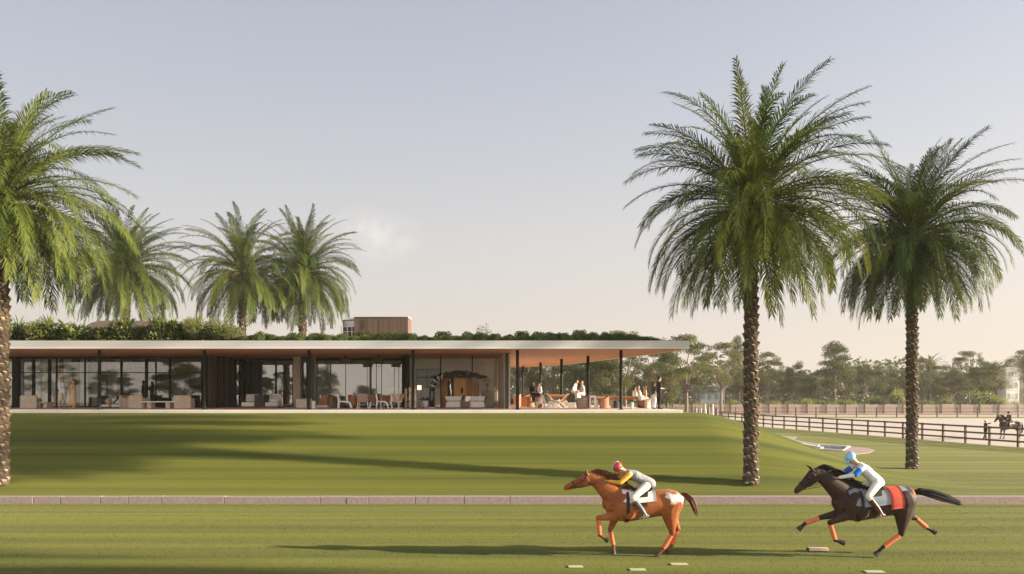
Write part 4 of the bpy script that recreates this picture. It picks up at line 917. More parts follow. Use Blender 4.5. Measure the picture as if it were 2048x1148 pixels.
# crates, stools and boxes round the louvred column
cr_ = thing('slatted_crate', 'cream slatted crate standing below the tan wall pier', 'crate', F_(604, 41.8)); mb = MB()
for i in range(8): mb.bx(-.30 + i * .078, -.30 + i * .078 + .06, -.2, -.18, .02, .5)
mb.build('slats', MT_CFAB, cr_); MB().bx(-.31, .33, -.178, .2, .02, .46).build('body', MT_LOG, cr_); MB().bx(-.33, .35, -.22, .22, .5, .56).build('lid', MT_LOG, cr_, bevel=0.01)
def plinth(name, label, cat, px, d, sz, mat, top=None, z0=0.0, tp=1.0):
    t = thing(name, label, cat, (wx(px, d), d, TZ + z0)); MB().box((0, 0, sz[2] / 2), sz, taper=tp).build('body', mat, t, bevel=0.02); MB().box((0, 0, sz[2] + .012), (sz[0] * tp * .97, sz[1] * tp * .97, .022)).build('top', top or mat, t, bevel=0.006); return t
plinth('floor_block', 'white floor block beside the louvred screen column', 'block', 628.5, 40.2, (.16, .3, .42), MT_WLAQ)
plinth('log_stool', 'pale log stool leaning by the column with louvred screen', 'stool', 621.5, 39.0, (.10, .3, .56), MT_LOG)
plinth('orange_box', 'tall orange leather box on the low white floor plinth', 'box', 650, 43.2, (.42, .42, .53), MT_ORANGE, z0=.15)
o = MB().bx(-.5, .45, -.4, .4, 0, .15).build('floor_plinth', MT_WLAQ, bevel=0.02); o.location = F_(646, 43.2); tag(o, 'low white floor plinth carrying the orange box', 'plinth')
# dining group
def tub_chair(name, label, px, d, rz, mat, w_=0.62, h=0.76, group=None, inner=None, full=False):
    t = thing(name, label, 'chair', F_(px, d), rz, group); mb = MB(); n = 22; r = w_ / 2; vs = []; fs = []; a0, a1 = (R(-35), R(215))
    for i in range(n + 1):
        a = a0 + (a1 - a0) * i / n; hh = h * (0.80 + 0.20 * max(0, math.sin(a)))
        for rr_, z in ((r, 0.02 if full else .12), (r * 1.03, hh - .03), (r * .98, hh), (r * .84, hh), (r * .80, hh - .03), (r * .78, .3)): vs.append((rr_ * math.cos(a), rr_ * math.sin(a), z))
    k = 6
    for i in range(n):
        for j in range(k - 1): fs.append((i * k + j, (i + 1) * k + j, (i + 1) * k + j + 1, i * k + j + 1))
        fs.append((i * k + k - 1, (i + 1) * k + k - 1, (i + 1) * k, i * k))
    fs += [tuple(range(k))[::-1], tuple(n * k + j for j in range(k))]; mb.add(vs, fs); mb.build('backrest', mat, t, smooth=False, bevel=0.01)
    mb = MB(); mb.lathe([(r * .70, .14), (r * .76, .2), (r * .76, .40), (r * .68, .45)], n=22); mb.build('seat', inner or mat, t, smooth=False)
    mb = MB(); mb.lathe([(r * .6, 0), (r * .6, .13)], n=18); mb.build('base', MT_BRN, t); return t
tub_chair('tub_chair', 'brown hide tub chair at the start of the dining group', 668, 40.6, R(60), MT_BRN, .66, .80)
def lounge_chair(label, px, d, rz, mat=MT_WLAQ, cush=MT_GFAB, group=None):
    t = thing('lounge_chair', label, 'chair', F_(px, d), rz, group)
    for s in (-.27, .27):
        mb = MB(); mb.tube([(-.34, s, .0), (-.30, s, .45), (-.36, s, .86)], [(.03, .05)], n=8, caps=False); mb.tube([(-.30, s, .42), (.2, s, .40), (.30, s, .34), (.40, s, 0.0)], [(.03, .045)], n=8, caps=False); mb.build('side_frame', mat, t, smooth=True)
    MB().box((-0.02, 0, .42), (.56, .50, .07)).build('seat', cush, t, bevel=0.02); mb = MB(); mb.box((-.31, 0, .66), (.06, .50, .40), lean=(-.05, 0)); mb.build('backrest', cush, t, bevel=0.02); return t
lounge_chair('white framed lounge chair between the brown tub chair and the orange sideboard', 689, 39.9, 0.15)
sb_ = thing('sideboard', 'long orange-brown sideboard behind the dining chairs', 'sideboard', F_(752, 43.0)); L = wx(800, 43) - wx(752, 43)
MB().bx(-L * 1.1, L, -.25, .25, .70, .78).build('top', MT_TANL, sb_, bevel=0.01); MB().bx(-L * 1.05, L * .96, -.22, .22, .24, .699).build('body', MT_RUST, sb_, bevel=0.01)
for s in (-.9, -.3, .3, .85): MB().bx(s * L - .04, s * L + .04, -.2, .2, 0, .24).build('leg', MT_BRN, sb_)
for s in (-.75, -.25, .22, .7): MB().bx(s * L - .25, s * L + .25, -.245, -.221, .34, .62).build('drawer', MT_ORANGE, sb_, bevel=0.006)
tub_chair('tub_chair', 'small orange leather tub chair behind the white lounge chair', 706, 41.4, R(80), MT_ORANGE, .58, .80)
def panel_chair(label, px, d, rz, mat, leg=MT_WLAQ, w_=.60, h=.84):
    t = thing('panel_chair', label, 'chair', F_(px, d), rz)
    mb = MB(); mb.box((0, -.24, .62), (w_, .05, h - .38), lean=(0, -.06)); mb.build('backrest', mat, t, bevel=0.015); MB().box((0, .02, .40), (w_, .52, .06)).build('seat', mat, t, bevel=0.02)
    for sx in (-1, 1):
        for sy in (-.2, .24): mb = MB(); mb.tube([(sx * (w_ / 2 - .04), sy, .38), (sx * (w_ / 2 + .03), sy * 1.2, 0)], [.025, .02], n=8, caps=False); mb.build('leg', leg, t)
    return t
panel_chair('square taupe panel-backed chair in the middle of the dining group', 727, 39.9, 0.0, MT_TAUPEF)
panel_chair('low brown chair with white legs between the taupe and white dining chairs', 751, 40.1, .25, MT_BRN)
lounge_chair('white framed chair facing the tan cone chair', 768, 39.8, -0.25, MT_WLAQ, MT_DFAB)
lounge_chair('white framed chair turned away, next to the black door posts', 783, 40.4, 2.4, MT_WLAQ, MT_CFAB)
t = thing('cone_chair', 'tan leather cone chair beside the black door posts', 'chair', F_(797, 40.2), R(20)); mb = MB(); n = 18; vs = []; fs = []
for i in range(n + 1):
    a = R(-120) + R(240) * i / n + R(90)
    for rr_, z in ((.12, .30), (.40, .84), (.37, .84), (.09, .33)): vs.append((rr_ * math.cos(a), rr_ * math.sin(a), z))
for i in range(n):
    for j in range(4): fs.append((i * 4 + j, (i + 1) * 4 + j, (i + 1) * 4 + (j + 1) % 4, i * 4 + (j + 1) % 4))
fs += [(3, 2, 1, 0), (n * 4, n * 4 + 1, n * 4 + 2, n * 4 + 3)]; mb.add(vs, fs); mb.build('shell', MT_TANL, t); MB().lathe([(.02, .30), (.22, .38), (.24, .44), (.02, .46)], n=16).build('seat', MT_CFAB, t, smooth=True); MB().lathe([(.24, 0), (.22, .03), (.04, .06), (.035, .31)], n=16).build('base', MT_WLAQ, t)
# carved log totems and the lantern by the column
for px, d, hh, lb in ((812, 41.0, 1.15, 'carved pale log totem between the two black door posts'), (820, 40.6, 1.25, 'carved pale log totem between the door post and the column'), (829.5, 39.6, 1.2, 'slim carved pale log totem just past the column')):
    t = thing('log_totem', lb, 'sculpture', F_(px, d), 0, 'carved log totems'); z = 0.03
    MB().lathe([(.12, 0), (.12, .03)], n=12).build('base', MT_DFAB, t)
    for k in range(3): hh3 = hh / 3; MB().lathe([(.05, z), (.085, z + .03), (.08, z + hh3 * .8), (.04, z + hh3 * .97)], n=12, wob=.03, rng=random.Random(k)).build('segment', MT_LOG if k != 1 else MT_CFAB, t); z += hh3
t = thing('lantern', 'cream square lantern with dark frame on a thin wooden stand', 'lamp', F_(839, 41.5)); m_, tt_, oo_ = new_mat('lantern_shade'); p = N(tt_, 'ShaderNodeBsdfPrincipled'); p.inputs['Base Color'].default_value = (.85, .76, .6, 1); p.inputs['Emission Color'].default_value = (1, .8, .5, 1); p.inputs['Emission Strength'].default_value = .45; tt_.links.new(p.outputs[0], oo_.inputs[0])
MB().bx(-.13, .13, -.13, .13, 1.08, 1.36).build('shade', m_, t, bevel=0.03); mb = MB()
for z in (1.05, 1.365): mb.bx(-.16, .16, -.16, .16, z, z + .03)
for sx in (-1, 1): mb.bx(sx * .15 - .012, sx * .15 + .012, -.16, -.136, 1.081, 1.364)
mb.build('frame', MT_BRN, t)
for sx in (-.1, .1): MB().bx(sx - .02, sx + .02, -.02, .02, 0, 1.049).build('leg', MT_TWOOD, t)
# tall pole lamps
for px, xs_, lb in ((692, (-.02,), 'brown box-shaded pole lamp with one thin pole, above the white lounge chair'), (757, (-.13, .19), 'brown box-shaded pole lamp with two thin poles and a crossbar')):
    d = 42.2; t = thing('pole_lamp', lb, 'lamp', F_(px, d), 0, 'pole lamps with brown box shades'); z1 = wz(717, d) - TZ; z0 = wz(726, d) - TZ
    MB().bx(-.31, .30, -.2, .2, z0, z1).build('lamp_shade', MT_DWOOD, t, bevel=0.02); MB().tube([(0, 0, z1 + .002), (0, 0, SOF - TZ)], [.05], n=10, caps=False).build('ceiling_mount', MT_BLACK, t)
    for x in xs_: MB().tube([(x, 0, .02), (x, 0, z0)], [.02], n=8, caps=False).build('pole', MT_BLACK, t)
    if len(xs_) > 1: z = wz(733, d) - TZ; MB().bx(xs_[0] + .021, xs_[1] - .021, -.012, .012, z, z + .03).build('crossbar', MT_BLACK, t)
    MB().lathe([(.22, 0), (.22, .02)], n=16).build('base', MT_BLACK, t)
# recess: vases, arch sculpture, carved bar with dark canopy, sofas
t = thing('floor_vase', 'tall black cylindrical floor vase with a white foot beside the striped arch', 'vase', F_(864, 41.6)); MB().lathe([(.17, .06), (.18, .5), (.17, 1.0), (.13, 1.14)], n=20).build('body', MT_CERAM, t, smooth=True); MB().lathe([(.26, 0), (.24, .055)], n=20).build('foot', MT_WLAQ, t)
t = thing('arch_sculpture', 'black and white striped arch sculpture bending over the black floor vase', 'sculpture', F_(872, 42.6)); pts = [(-.25 + .62 * (1 - math.cos(a)), 0, .95 + .95 * math.sin(a)) for a in np.linspace(0, 1.75, 10)]
mb = MB(); mb.tube([(-.25, 0, 0)] + pts, [.15] * 2 + [.17] * 8 + [.10], n=10); mb.build('body', MT_CERAM, t, smooth=True)
for i in range(2, 9, 2):
    a = Vector(pts[i]); b = Vector(pts[i + 1]); mb = MB(); mb.tube([a, a + (b - a) * .45], [.178], n=10, caps=False); mb.build('stripe', MT_WLAQ, t)
t = thing('low_bowl', 'small white bowl with a black leaf cutting beside the floor vase', 'bowl', F_(851, 41.8)); MB().lathe([(.08, 0), (.2, .2), (.22, .42), (.2, .44)], n=18).build('bowl', MT_WLAQ, t, smooth=True); mb = MB()
for k in range(7): mb.ell((-.25 + .09 * k, 0, .52 + .06 * math.sin(k * 2)), (.12, .05, .06), 8, 5, fwd=(math.cos(k), 0.2, math.sin(k)))
mb.build('cutting', MT_CERAM, t)
bar = thing('carved_bar', 'carved amber timber bar under a dark leafy canopy hung on two black rods', 'bar', F_(917, 43.4)); X = lambda px: wx(px, 43.4) - wx(917, 43.4); ZZ = lambda py: wz(py, 43.4) - TZ
MB().bx(X(881), X(896), -.15, .5, 0, ZZ(754)).build('carved_panel', MT_CARVE, bar, bevel=0.03); MB().bx(X(907), X(940), 0, .5, 0, ZZ(753)).build('timber_wall', MT_BARP, bar, bevel=0.02)
MB().bx(X(896.2), X(906.8), .2, .5, 0, ZZ(756)).build('niche', MT_DWOOD, bar)
for a, b, top in ((933, 945, 757), (947, 959, 765)):
    mb = MB(); x0, x1 = X(a), X(b); c = (x0 + x1) / 2; r = (x1 - x0) / 2; prof = [(x0, 0), (x1, 0)] + [(c + r * math.cos(q), ZZ(top) - r + r * math.sin(q)) for q in np.linspace(0, math.pi, 11)]; n = len(prof)
    mb.add([(x, -.14, z) for x, z in prof] + [(x, -.02, z) for x, z in prof], [tuple(range(n)), tuple(range(2 * n - 1, n - 1, -1))] + [(i, n + i, n + (i + 1) % n, (i + 1) % n) for i in range(n)]); sp = mb.build('carved_panel', MT_CARVE, bar, bevel=0.012)
    mb = MB()
    for k in range(5):
        for s in (-1, 1): mb.tube([(c + s * r * .35 + r * .3 * math.cos(q), -.145, ZZ(top) - r * 1.1 - k * .3 + .13 * math.sin(q)) for q in np.linspace(0, 5.2, 10)], [.022], n=5)
    mb.build('scroll', MT_TWOOD, sp)
mb = MB(); mb.ell((X(924), -.02, ZZ(781)), (.08, .03, .22), 10, 8); mb.build('knot', MT_DWOOD, bar)
mb = MB(); rg = random.Random(44); MT_CAN = M('dark_thatch', (0.045, 0.043, 0.040), 0.8, c2=(0.16, 0.15, 0.14), scale=4, bump=.3)
for k in range(260):
    u = rg.random(); x = X(866) + (X(972) - X(866)) * u; env = 1 - abs(2 * u - 1) ** 1.6; z = ZZ(757) + .06 + .42 * env * rg.random(); y = rg.uniform(-.9, .7) * (0.3 + .7 * env)
    mb.ell((x, y, z), (rg.uniform(.10, .28), .05, .035), 6, 4, fwd=(1, rg.uniform(-.5, .5), rg.uniform(-.5, .5)))
mb.build('canopy', MT_CAN, bar)
mb = MB(); mb.tube([(X(834), 0, ZZ(755)), (X(870), -.05, ZZ(754)), (X(917), 0, ZZ(748)), (X(972), 0, ZZ(752.5))], [.03, .045, .05, .03], n=7); mb.build('beam', MT_CERAM, bar)
for px in (882, 945): MB().tube([(X(px), -.2, .0 if px == 882 else ZZ(750)), (X(px), -.2, SOF - TZ)], [.035], n=8, caps=False).build('rod', MT_BLACK, bar)
t = thing('silver_figure', 'slender silver and white figure sculpture standing in the bar niche', 'sculpture', F_(901.5, 43.2)); MB().tube([(0, 0, .62), (.03, 0, .95), (-.03, 0, 1.3), (.01, 0, 1.62)], [.10, .06, .08, .05], n=10).build('body', M('chrome_finish', (.6, .6, .6), .2, metal=.9), t, smooth=True); MB().ell((-.06, 0, 1.72), (.06, .06, .07)).build('head', MT_WLAQ, t, smooth=True); MB().lathe([(.16, 0), (.14, .6)], n=14).build('plinth', MT_WLAQ, t)
def flared_sofa(label, px, d, wd, group):
    t = thing('flared_sofa', label, 'sofa', F_(px, d), 0, group); mb = MB(); mb.box((0, 0, .24), (wd * .96, .8, .36), taper=.86); mb.build('seat', MT_GFAB, t, bevel=0.06)
    mb = MB(); mb.box((0, .02, .58), (wd * .84, .70, .26), taper=1.22); mb.build('backrest', MT_GFAB, t, bevel=0.03); mb = MB(); mb.box((wd * .46, .0, .60), (.12, .66, .26), taper=1.0, lean=(.12, 0)); mb.build('end_panel', MT_DFAB, t, bevel=0.02)
    for sx in (-1, 1): MB().bx(sx * wd * .4 - .05, sx * wd * .4 + .05, -.3, .3, 0, .058).build('leg', MT_BRN, t)
    return t
flared_sofa('pale grey flared sofa in front of the carved bar niche', 908, 40.2, .98, 'grey flared sofas'); flared_sofa('pale grey flared sofa nearer the recess end wall', 954, 40.2, .98, 'grey flared sofas')
t = thing('round_basket', 'dark round woven basket between the two grey sofas', 'basket', F_(931, 39.8)); MB().lathe([(.14, .02), (.26, .12), (.28, .28), (.23, .40), (.19, .40), (.2, .3), (.05, .1)], n=22).build('basket', MT_BRN, t, smooth=True); MB().lathe([(.15, 0), (.15, .02)], n=16).build('base', MT_DFAB, t)
o = MB().box((0, 0, .16), (.26, .14, .32), lean=(.06, 0)).build('cushion', MT_WLAQ, bevel=0.05); o.location = (wx(934, 39.8), 39.8, TZ + .40); tag(o, 'white cushion propped in the dark round basket', 'cushion')
cab = plinth('cabinet', 'plain taupe cabinet below the dried branches by the recess wall', 'cabinet', 974, 44.2, (.78, .5, 1.0), MT_TAUPE)
t = thing('dried_branches', 'vase of dried tan branches on the taupe cabinet', 'vase', (wx(975, 44.2), 44.2, TZ + 1.024)); MB().lathe([(.06, 0), (.1, .1), (.05, .22), (.06, .25)], n=14).build('body', MT_LOG, t, smooth=True); mb = MB(); rg = random.Random(6)
for k in range(16): az = k * 2.4; q = rg.uniform(.1, .3); mb.tube([(0, 0, .24), (q * .5 * math.cos(az), q * .5 * math.sin(az), .45), (q * math.cos(az), q * math.sin(az), rg.uniform(.5, .8))], [.012, .009, .004], n=4); mb.ell((q * math.cos(az), q * math.sin(az), .7), (.03, .03, .05), 5, 4)
mb.build('branches', MT_STALK, t)
o = thing('wall_lamp', 'small white wall lamp at the bottom of the white wall track', 'lamp', (wx(989.5, 46.1), 46.1, wz(777, 46.1))); MB().bx(-.09, .09, -.05, .05, -.12, .12).build('lamp_shade', MT_WLAQ, o, bevel=0.02); MB().bx(-.03, .03, .051, .25, -.03, .03).build('bracket', MT_BLACK, o)

# open terrace: barrel chairs, low tables, stools
def barrel(label, px, d, mat, wd, h, rz=R(-90), group=None): return tub_chair('barrel_chair', label, px, d, rz, mat, wd, h, group, None, True)
barrel('large taupe barrel chair with closed rounded back on the open terrace', 1163, 40.2, MT_TAUPEF, .84, .76)
barrel('rounded rusty brown chair past the white stool', 1207, 40.6, MT_RUST, .64, .70)
barrel('taupe chair below the black and white figure', 1076, 41.6, MT_TAUPEF, .56, .80)
t = thing('white_stool', 'white arched stool beside the large taupe barrel chair', 'stool', F_(1185, 40.0)); MB().bx(-.2, .2, -.2, .2, .62, .76).build('seat', MT_WLAQ, t, bevel=0.05)
for sx in (-1, 1): MB().bx(sx * .15 - .05, sx * .15 + .05, -.18, .18, 0, .619).build('leg', MT_WLAQ, t, bevel=0.02)
t = thing('slim_chair', 'slim white upright chair in front of the reclining chairs', 'chair', F_(1087, 39.8), R(10)); mb = MB(); mb.tube([(.05, 0, 0), (.07, 0, .4), (-.02, 0, .62), (-.08, 0, .78)], [(.16, .05)], n=10, caps=False); mb.build('backrest', MT_WLAQ, t, smooth=True); MB().bx(-.42, .02, -.2, .2, .36, .42).build('seat', MT_CFAB, t, bevel=0.01); mb = MB()
for s in (-.16, .16): mb = MB(); mb.tube([(-.38, s, .36), (-.42, s, 0)], [.02], n=6, caps=False); mb.build('leg', MT_WLAQ, t)
t = thing('black_planter', 'square black planter on a stone block', 'planter', (wx(1142, 43), 43, TZ + .32)); MB().bx(-.22, .22, -.22, .22, 0, .46).build('box', MT_DFAB, t, bevel=0.01); mb = MB(); rg = random.Random(15)
for k in range(90): dd = rnd_dir(rg, 0.1); leaf_quad(mb, Vector((rg.uniform(-.15, .15), rg.uniform(-.15, .15), .46)), dd, Vector((0, 0, 1)), rg.uniform(.1, .3), .07, rg.random())
mb.build('foliage', MT_LEAFG, t, tints=True)
plinth('stone_block', 'pale stone block under the square black planter', 'block', 1142, 43, (.55, .5, .298), MT_STONE)
plinth('stone_stool', 'pale stone stool beside the column with the black planter', 'stool', 1128, 44.5, (.38, .4, .40), MT_CREAM)
def orange_table(label, px0, px1, d, h, mat=MT_TANL):
    x0, x1 = wx(px0, d), wx(px1, d); t = thing('long_table', label, 'table', ((x0 + x1) / 2, d, TZ)); L = (x1 - x0) / 2; MB().bx(-L, L, -.4, .4, h - .07, h).build('tabletop', mat, t, bevel=0.012)
    MB().bx(-L * .92, L * .92, -.33, .33, h - .20, h - .071).build('apron', MT_ORANGE, t, bevel=0.006)
    for s in (-.85, .85): MB().bx(s * L - .06, s * L + .06, -.3, .3, 0, h - .201).build('leg', MT_CFAB, t, bevel=0.01)
    return t
orange_table('long orange timber table behind the last column', 1222, 1285, 42.0, .70); orange_table('orange timber table seen behind the slim white chair', 1098, 1140, 47.0, .80)
orange_table('low orange table between the rounded brown chair and the last column', 1190, 1228, 44, .66)
def recliner(label, px, d, rz, mat, group=None):
    t = thing('sling_chair', label, 'chair', F_(px, d), rz, group); mb = MB(); mb.tube([(-.5, 0, .86), (-.25, 0, .45), (.1, 0, .32), (.5, 0, .44)], [(.28, .035)], n=10, caps=False); mb.build('sling', mat, t, smooth=True)
    for s in (-.3, .3): mb = MB(); mb.tube([(-.45, s, 0), (.0, s, .36), (.45, s, .48)], [.022], n=6); mb.tube([(.4, s, 0), (0, s, .34), (-.52, s, .86)], [.022], n=6); mb.build('frame', MT_WLAQ, t, smooth=True)
    return t
recliner('orange sling chair with white frame behind the slim white chair', 1108, 43.0, 0.2, MT_ORANGE, 'sling chairs'); recliner('second orange sling chair next to the column, white frame', 1120, 42.0, 2.9, MT_ORANGE, 'sling chairs')
low_table('low white side table in front of the orange sling chairs', 1096, 1112, 41.2, .38, MT_WLAQ, MT_WLAQ, .5)
for px, d, wd, hh, mat, lb in ((1022, 47, .5, .86, MT_DFAB, 'charcoal club chair beside the dark end post'), (1033, 46.0, .60, .84, MT_RUST, 'rust club chair behind the first open terrace column'), (1048, 46.5, .72, .82, MT_ORANGE, 'wide orange club chair just past the first open terrace column'), (1060, 45, .56, .78, MT_RUST, 'rust club chair next to the black and white figure')):
    barrel(lb, px, d, mat, wd, hh, R(-100), 'club chairs deep on the open terrace')
o = MB().bx(-.35, .45, -.3, .3, 0, .22).build('ottoman', M('coral_fabric', (.62, .36, .28), .9), bevel=0.05); o.location = F_(1024, 41); tag(o, 'low coral ottoman at the foot of the dark end post', 'ottoman')
barrel('rust chair with the woman in white seated in it', 1288, 41.5, MT_RUST, .80, .62, R(-60)); barrel('small dark round pouf under the orange table', 1232, 41.2, MT_DFAB, .42, .36)
plinth('white_post_stool', 'narrow white stool in front of the rust chair near the terrace end', 'stool', 1264.5, 40.0, (.14, .3, .34), MT_WLAQ)
plinth('white_side_table', 'small white side table beside the two people at the terrace end', 'table', 1297, 40.6, (.22, .3, .36), MT_WLAQ, z0=0)

# ------------------------------------------------------------------ people
def skin_mat(name, c):
    m, t, o = new_mat(name); p = N(t, 'ShaderNodeBsdfPrincipled'); co = N(t, 'ShaderNodeTexCoord'); nz = N(t, 'ShaderNodeTexNoise'); nz.inputs['Scale'].default_value = 9; t.links.new(co.outputs['Object'], nz.inputs['Vector'])
    t.links.new(mix_col(t, nz.outputs[0], tuple(x * .88 for x in c), tuple(min(1, x * 1.12) for x in c)), p.inputs['Base Color']); p.inputs['Roughness'].default_value = .5; p.inputs['Subsurface Weight'].default_value = .08; p.inputs['Subsurface Radius'].default_value = (.02, .01, .005)
    t.links.new(p.outputs[0], o.inputs[0]); return m
MT_SKIN = skin_mat('skin', (.52, .30, .20)); MT_SKIN2 = skin_mat('tanned_skin', (.40, .22, .14))
MT_HAIRD = M('dark_hair', (.022, .015, .011), .5, var=.3, scale=30, stretch=(1, 1, .2)); MT_HAIRB = M('brown_hair', (.11, .06, .03), .5, var=.3, scale=30, stretch=(1, 1, .2))
MT_EYE = M('eye_dark', (.02, .015, .012), .2); MT_LIP = M('lip', (.34, .13, .10), .5)
def cloth(name, c, c2=None, **k): return M(name, c, .9, var=.08, scale=k.get('scale', 10), c2=c2, bump=.15, bscale=40)
def V3(*a): return Vector(a)
def human(t, J, fwd, skin, hair=None, hair_len=0, vox=0.0075, curl=0.5):
    """continuous body: torso, neck, head with nose, chin and ears, limbs, hands with five fingers, feet"""
    J = {k: Vector(v) for k, v in J.items()}; f = Vector(fwd).normalized(); side = (J['shL'] - J['shR']).normalized(); mb = MB()
    up = (J['head'] - J['neck']).normalized(); hs = tuple(side)
    mid = J['hip'].lerp(J['chest'], .5)
    mb.tube([J['hip'] - (J['chest'] - J['hip']) * .15, J['hip'], mid, J['chest'], J['chest'].lerp(J['neck'], .75)], [(.13, .10), (.155, .112), (.132, .10), (.158, .112), (.11, .075)], n=16, hint=hs)
    mb.tube([J['chest'].lerp(J['neck'], .7), J['neck'], J['head'] - up * .04], [.062, .053, .055], n=12)
    mb.tube([J['shL'], J['chest'].lerp(J['neck'], .62), J['shR']], [.058, .075, .058], n=10)
    h = J['head']; fu = (f - up * f.dot(up)).normalized(); sd_ = up.cross(fu)
    mb.ell(h + up * .015, (.098, .076, .112), 16, 12, fwd=fu, up=up); mb.ell(h + fu * .042 - up * .065, (.055, .052, .05), 10, 8, fwd=fu, up=up)
    mb.tube([h + fu * .088 + up * .025, h + fu * .112 - up * .018], [.009, .015], n=7); mb.ell(h + fu * .086 - up * .05, (.016, .026, .013), 8, 6, fwd=fu, up=up)
    for s in (-1, 1): mb.ell(h + sd_ * (.077 * s) - fu * .005, (.018, .010, .03), 8, 6, fwd=fu, up=up); mb.ell(h + sd_ * (.032 * s) + fu * .082 + up * .040, (.012, .022, .008), 7, 5, fwd=fu, up=up)
    for s in 'LR':
        mb.tube([J['sh' + s], J['sh' + s].lerp(J['el' + s], .4), J['el' + s]], [.052, .049, .037], n=10)
        mb.tube([J['el' + s], J['el' + s].lerp(J['wr' + s], .35), J['wr' + s]], [.038, .039, .026], n=10)
        wr = J['wr' + s]; dh = (wr - J['el' + s]).normalized(); pn = dh.cross(side if abs(dh.dot(side)) < .9 else up).normalized(); lt = dh.cross(pn).normalized()
        mb.tube([wr, wr + dh * .045, wr + dh * .085], [(.024, .018), (.038, .017), (.038, .014)], n=10, hint=tuple(lt))
        for i, (o_, l_) in enumerate(((-.029, .066), (-.010, .076), (.010, .072), (.028, .056))):
            b = wr + dh * .082 + lt * o_; k1 = b + (dh * math.cos(curl * .5) + pn * math.sin(curl * .5)) * l_ * .45; k2 = k1 + (dh * math.cos(curl * 1.3) + pn * math.sin(curl * 1.3)) * l_ * .32; k3 = k2 + (dh * math.cos(curl * 2.1) + pn * math.sin(curl * 2.1)) * l_ * .25
            mb.tube([b, k1, k2, k3], [.0098, .0092, .0085, .0072], n=7)
        b = wr + dh * .028 - lt * .030; mb.tube([b, b + (dh * .6 - lt * .75 + pn * .3 * curl).normalized() * .036, b + (dh * .85 - lt * .55 + pn * .7 * curl).normalized() * .066], [.0125, .011, .008], n=7)
        mb.tube([J['hp' + s], J['hp' + s].lerp(J['kn' + s], .45), J['kn' + s]], [.09, .078, .052], n=12)
        mb.tube([J['kn' + s], J['kn' + s].lerp(J['an' + s], .32), J['an' + s]], [.053, .056, .034], n=12)
        an = J['an' + s]; to = J['to' + s]; heel = an - (to - an).normalized() * .045 + V3(0, 0, -.045)
        mb.tube([heel, an + V3(0, 0, -.04), an.lerp(to, .6), to], [(.03, .03), (.036, .036), (.042, .026), (.034, .02)], n=10, hint=hs)
    mb.build('body', skin, t, remesh=vox, smth=3)
    if hair:
        mb = MB(); mb.ell(h + up * .034 - fu * .022, (.100, .084, .106), 14, 10, fwd=fu, up=up)
        if hair_len: mb.tube([h - fu * .05 + up * .06, h - fu * .085 - up * .04, h - fu * .085 - up * hair_len], [(.08, .05), (.085, .045), (.06, .025)], n=12, hint=tuple(sd_))
        mb.build('hair', hair, t, remesh=.010, smth=2)
    for s in (-1, 1):
        mb = MB(); mb.ell(h + sd_ * (.032 * s) + fu * .0865 + up * .018, (.007, .012, .0075), 8, 6, fwd=fu, up=up); mb.build('eye', MT_EYE, t, smooth=True)
    mb = MB(); mb.ell(h + fu * .098 - up * .050, (.006, .021, .006), 8, 5, fwd=fu, up=up); mb.build('mouth', MT_LIP, t, smooth=True)
    return J, f, side, up, hs
def garment(t, name, mat, tubes, hs=(0, 1, 0), vox=.012, smth=3):
    mb = MB()
    for pts, rad in tubes: mb.tube(pts, rad, n=14, hint=hs)
    return mb.build(name, mat, t, remesh=vox, smth=smth)
def top_tubes(J, k=1.0, sleeve=1.0, low=.15):
    mid = J['hip'].lerp(J['chest'], .5); T = [([J['hip'] - (J['chest'] - J['hip']) * low, J['hip'], mid, J['chest'], J['chest'].lerp(J['neck'], .70)], [(.165 * k, .125 * k), (.168 * k, .126 * k), (.148 * k, .118 * k), (.172 * k, .126 * k), (.118, .085)]), ([J['shL'], J['chest'].lerp(J['neck'], .60), J['shR']], [.066, .085, .066])]
    for s in 'LR':
        el, wr = J['el' + s], J['wr' + s]
        if sleeve <= .5: T.append(([J['sh' + s], J['sh' + s].lerp(el, sleeve * 2)], [.066, .058]))
        else: T += [([J['sh' + s], el], [.066, .052]), ([el, el.lerp(wr, (sleeve - .5) * 2)], [.052, .042])]
    return T
def leg_tubes(J, k=1.0, length=1.0):
    T = [([J['hip'] + (J['chest'] - J['hip']) * .05, J['hip'] - (J['chest'] - J['hip']) * .2], [(.165, .125), (.160, .125)])]
    for s in 'LR':
        hp, kn, an = J['hp' + s], J['kn' + s], J['an' + s]
        if length <= .5: T.append(([hp, hp.lerp(kn, length * 2)], [.105 * k, .082 * k]))
        else: T += [([hp, kn], [.105 * k, .070 * k]), ([kn, kn.lerp(an, (length - .5) * 2)], [.070 * k, .056 * k])]
    return T
def shoe(t, J, mat, name='shoe', boot=0.0):
    for s in 'LR':
        an, to = J['an' + s], J['to' + s]; d = (to - an).normalized(); T = [([an - d * .055 + V3(0, 0, -.04), an + V3(0, 0, -.035), an.lerp(to, .6), to + d * .01], [(.036, .036), (.043, .044), (.048, .034), (.04, .027)])]
        if boot: T.append(([an + V3(0, 0, -.03), an.lerp(J['kn' + s], .35), an.lerp(J['kn' + s], boot)], [.046, .060, .068]))
        garment(t, name, mat, T, vox=.009)
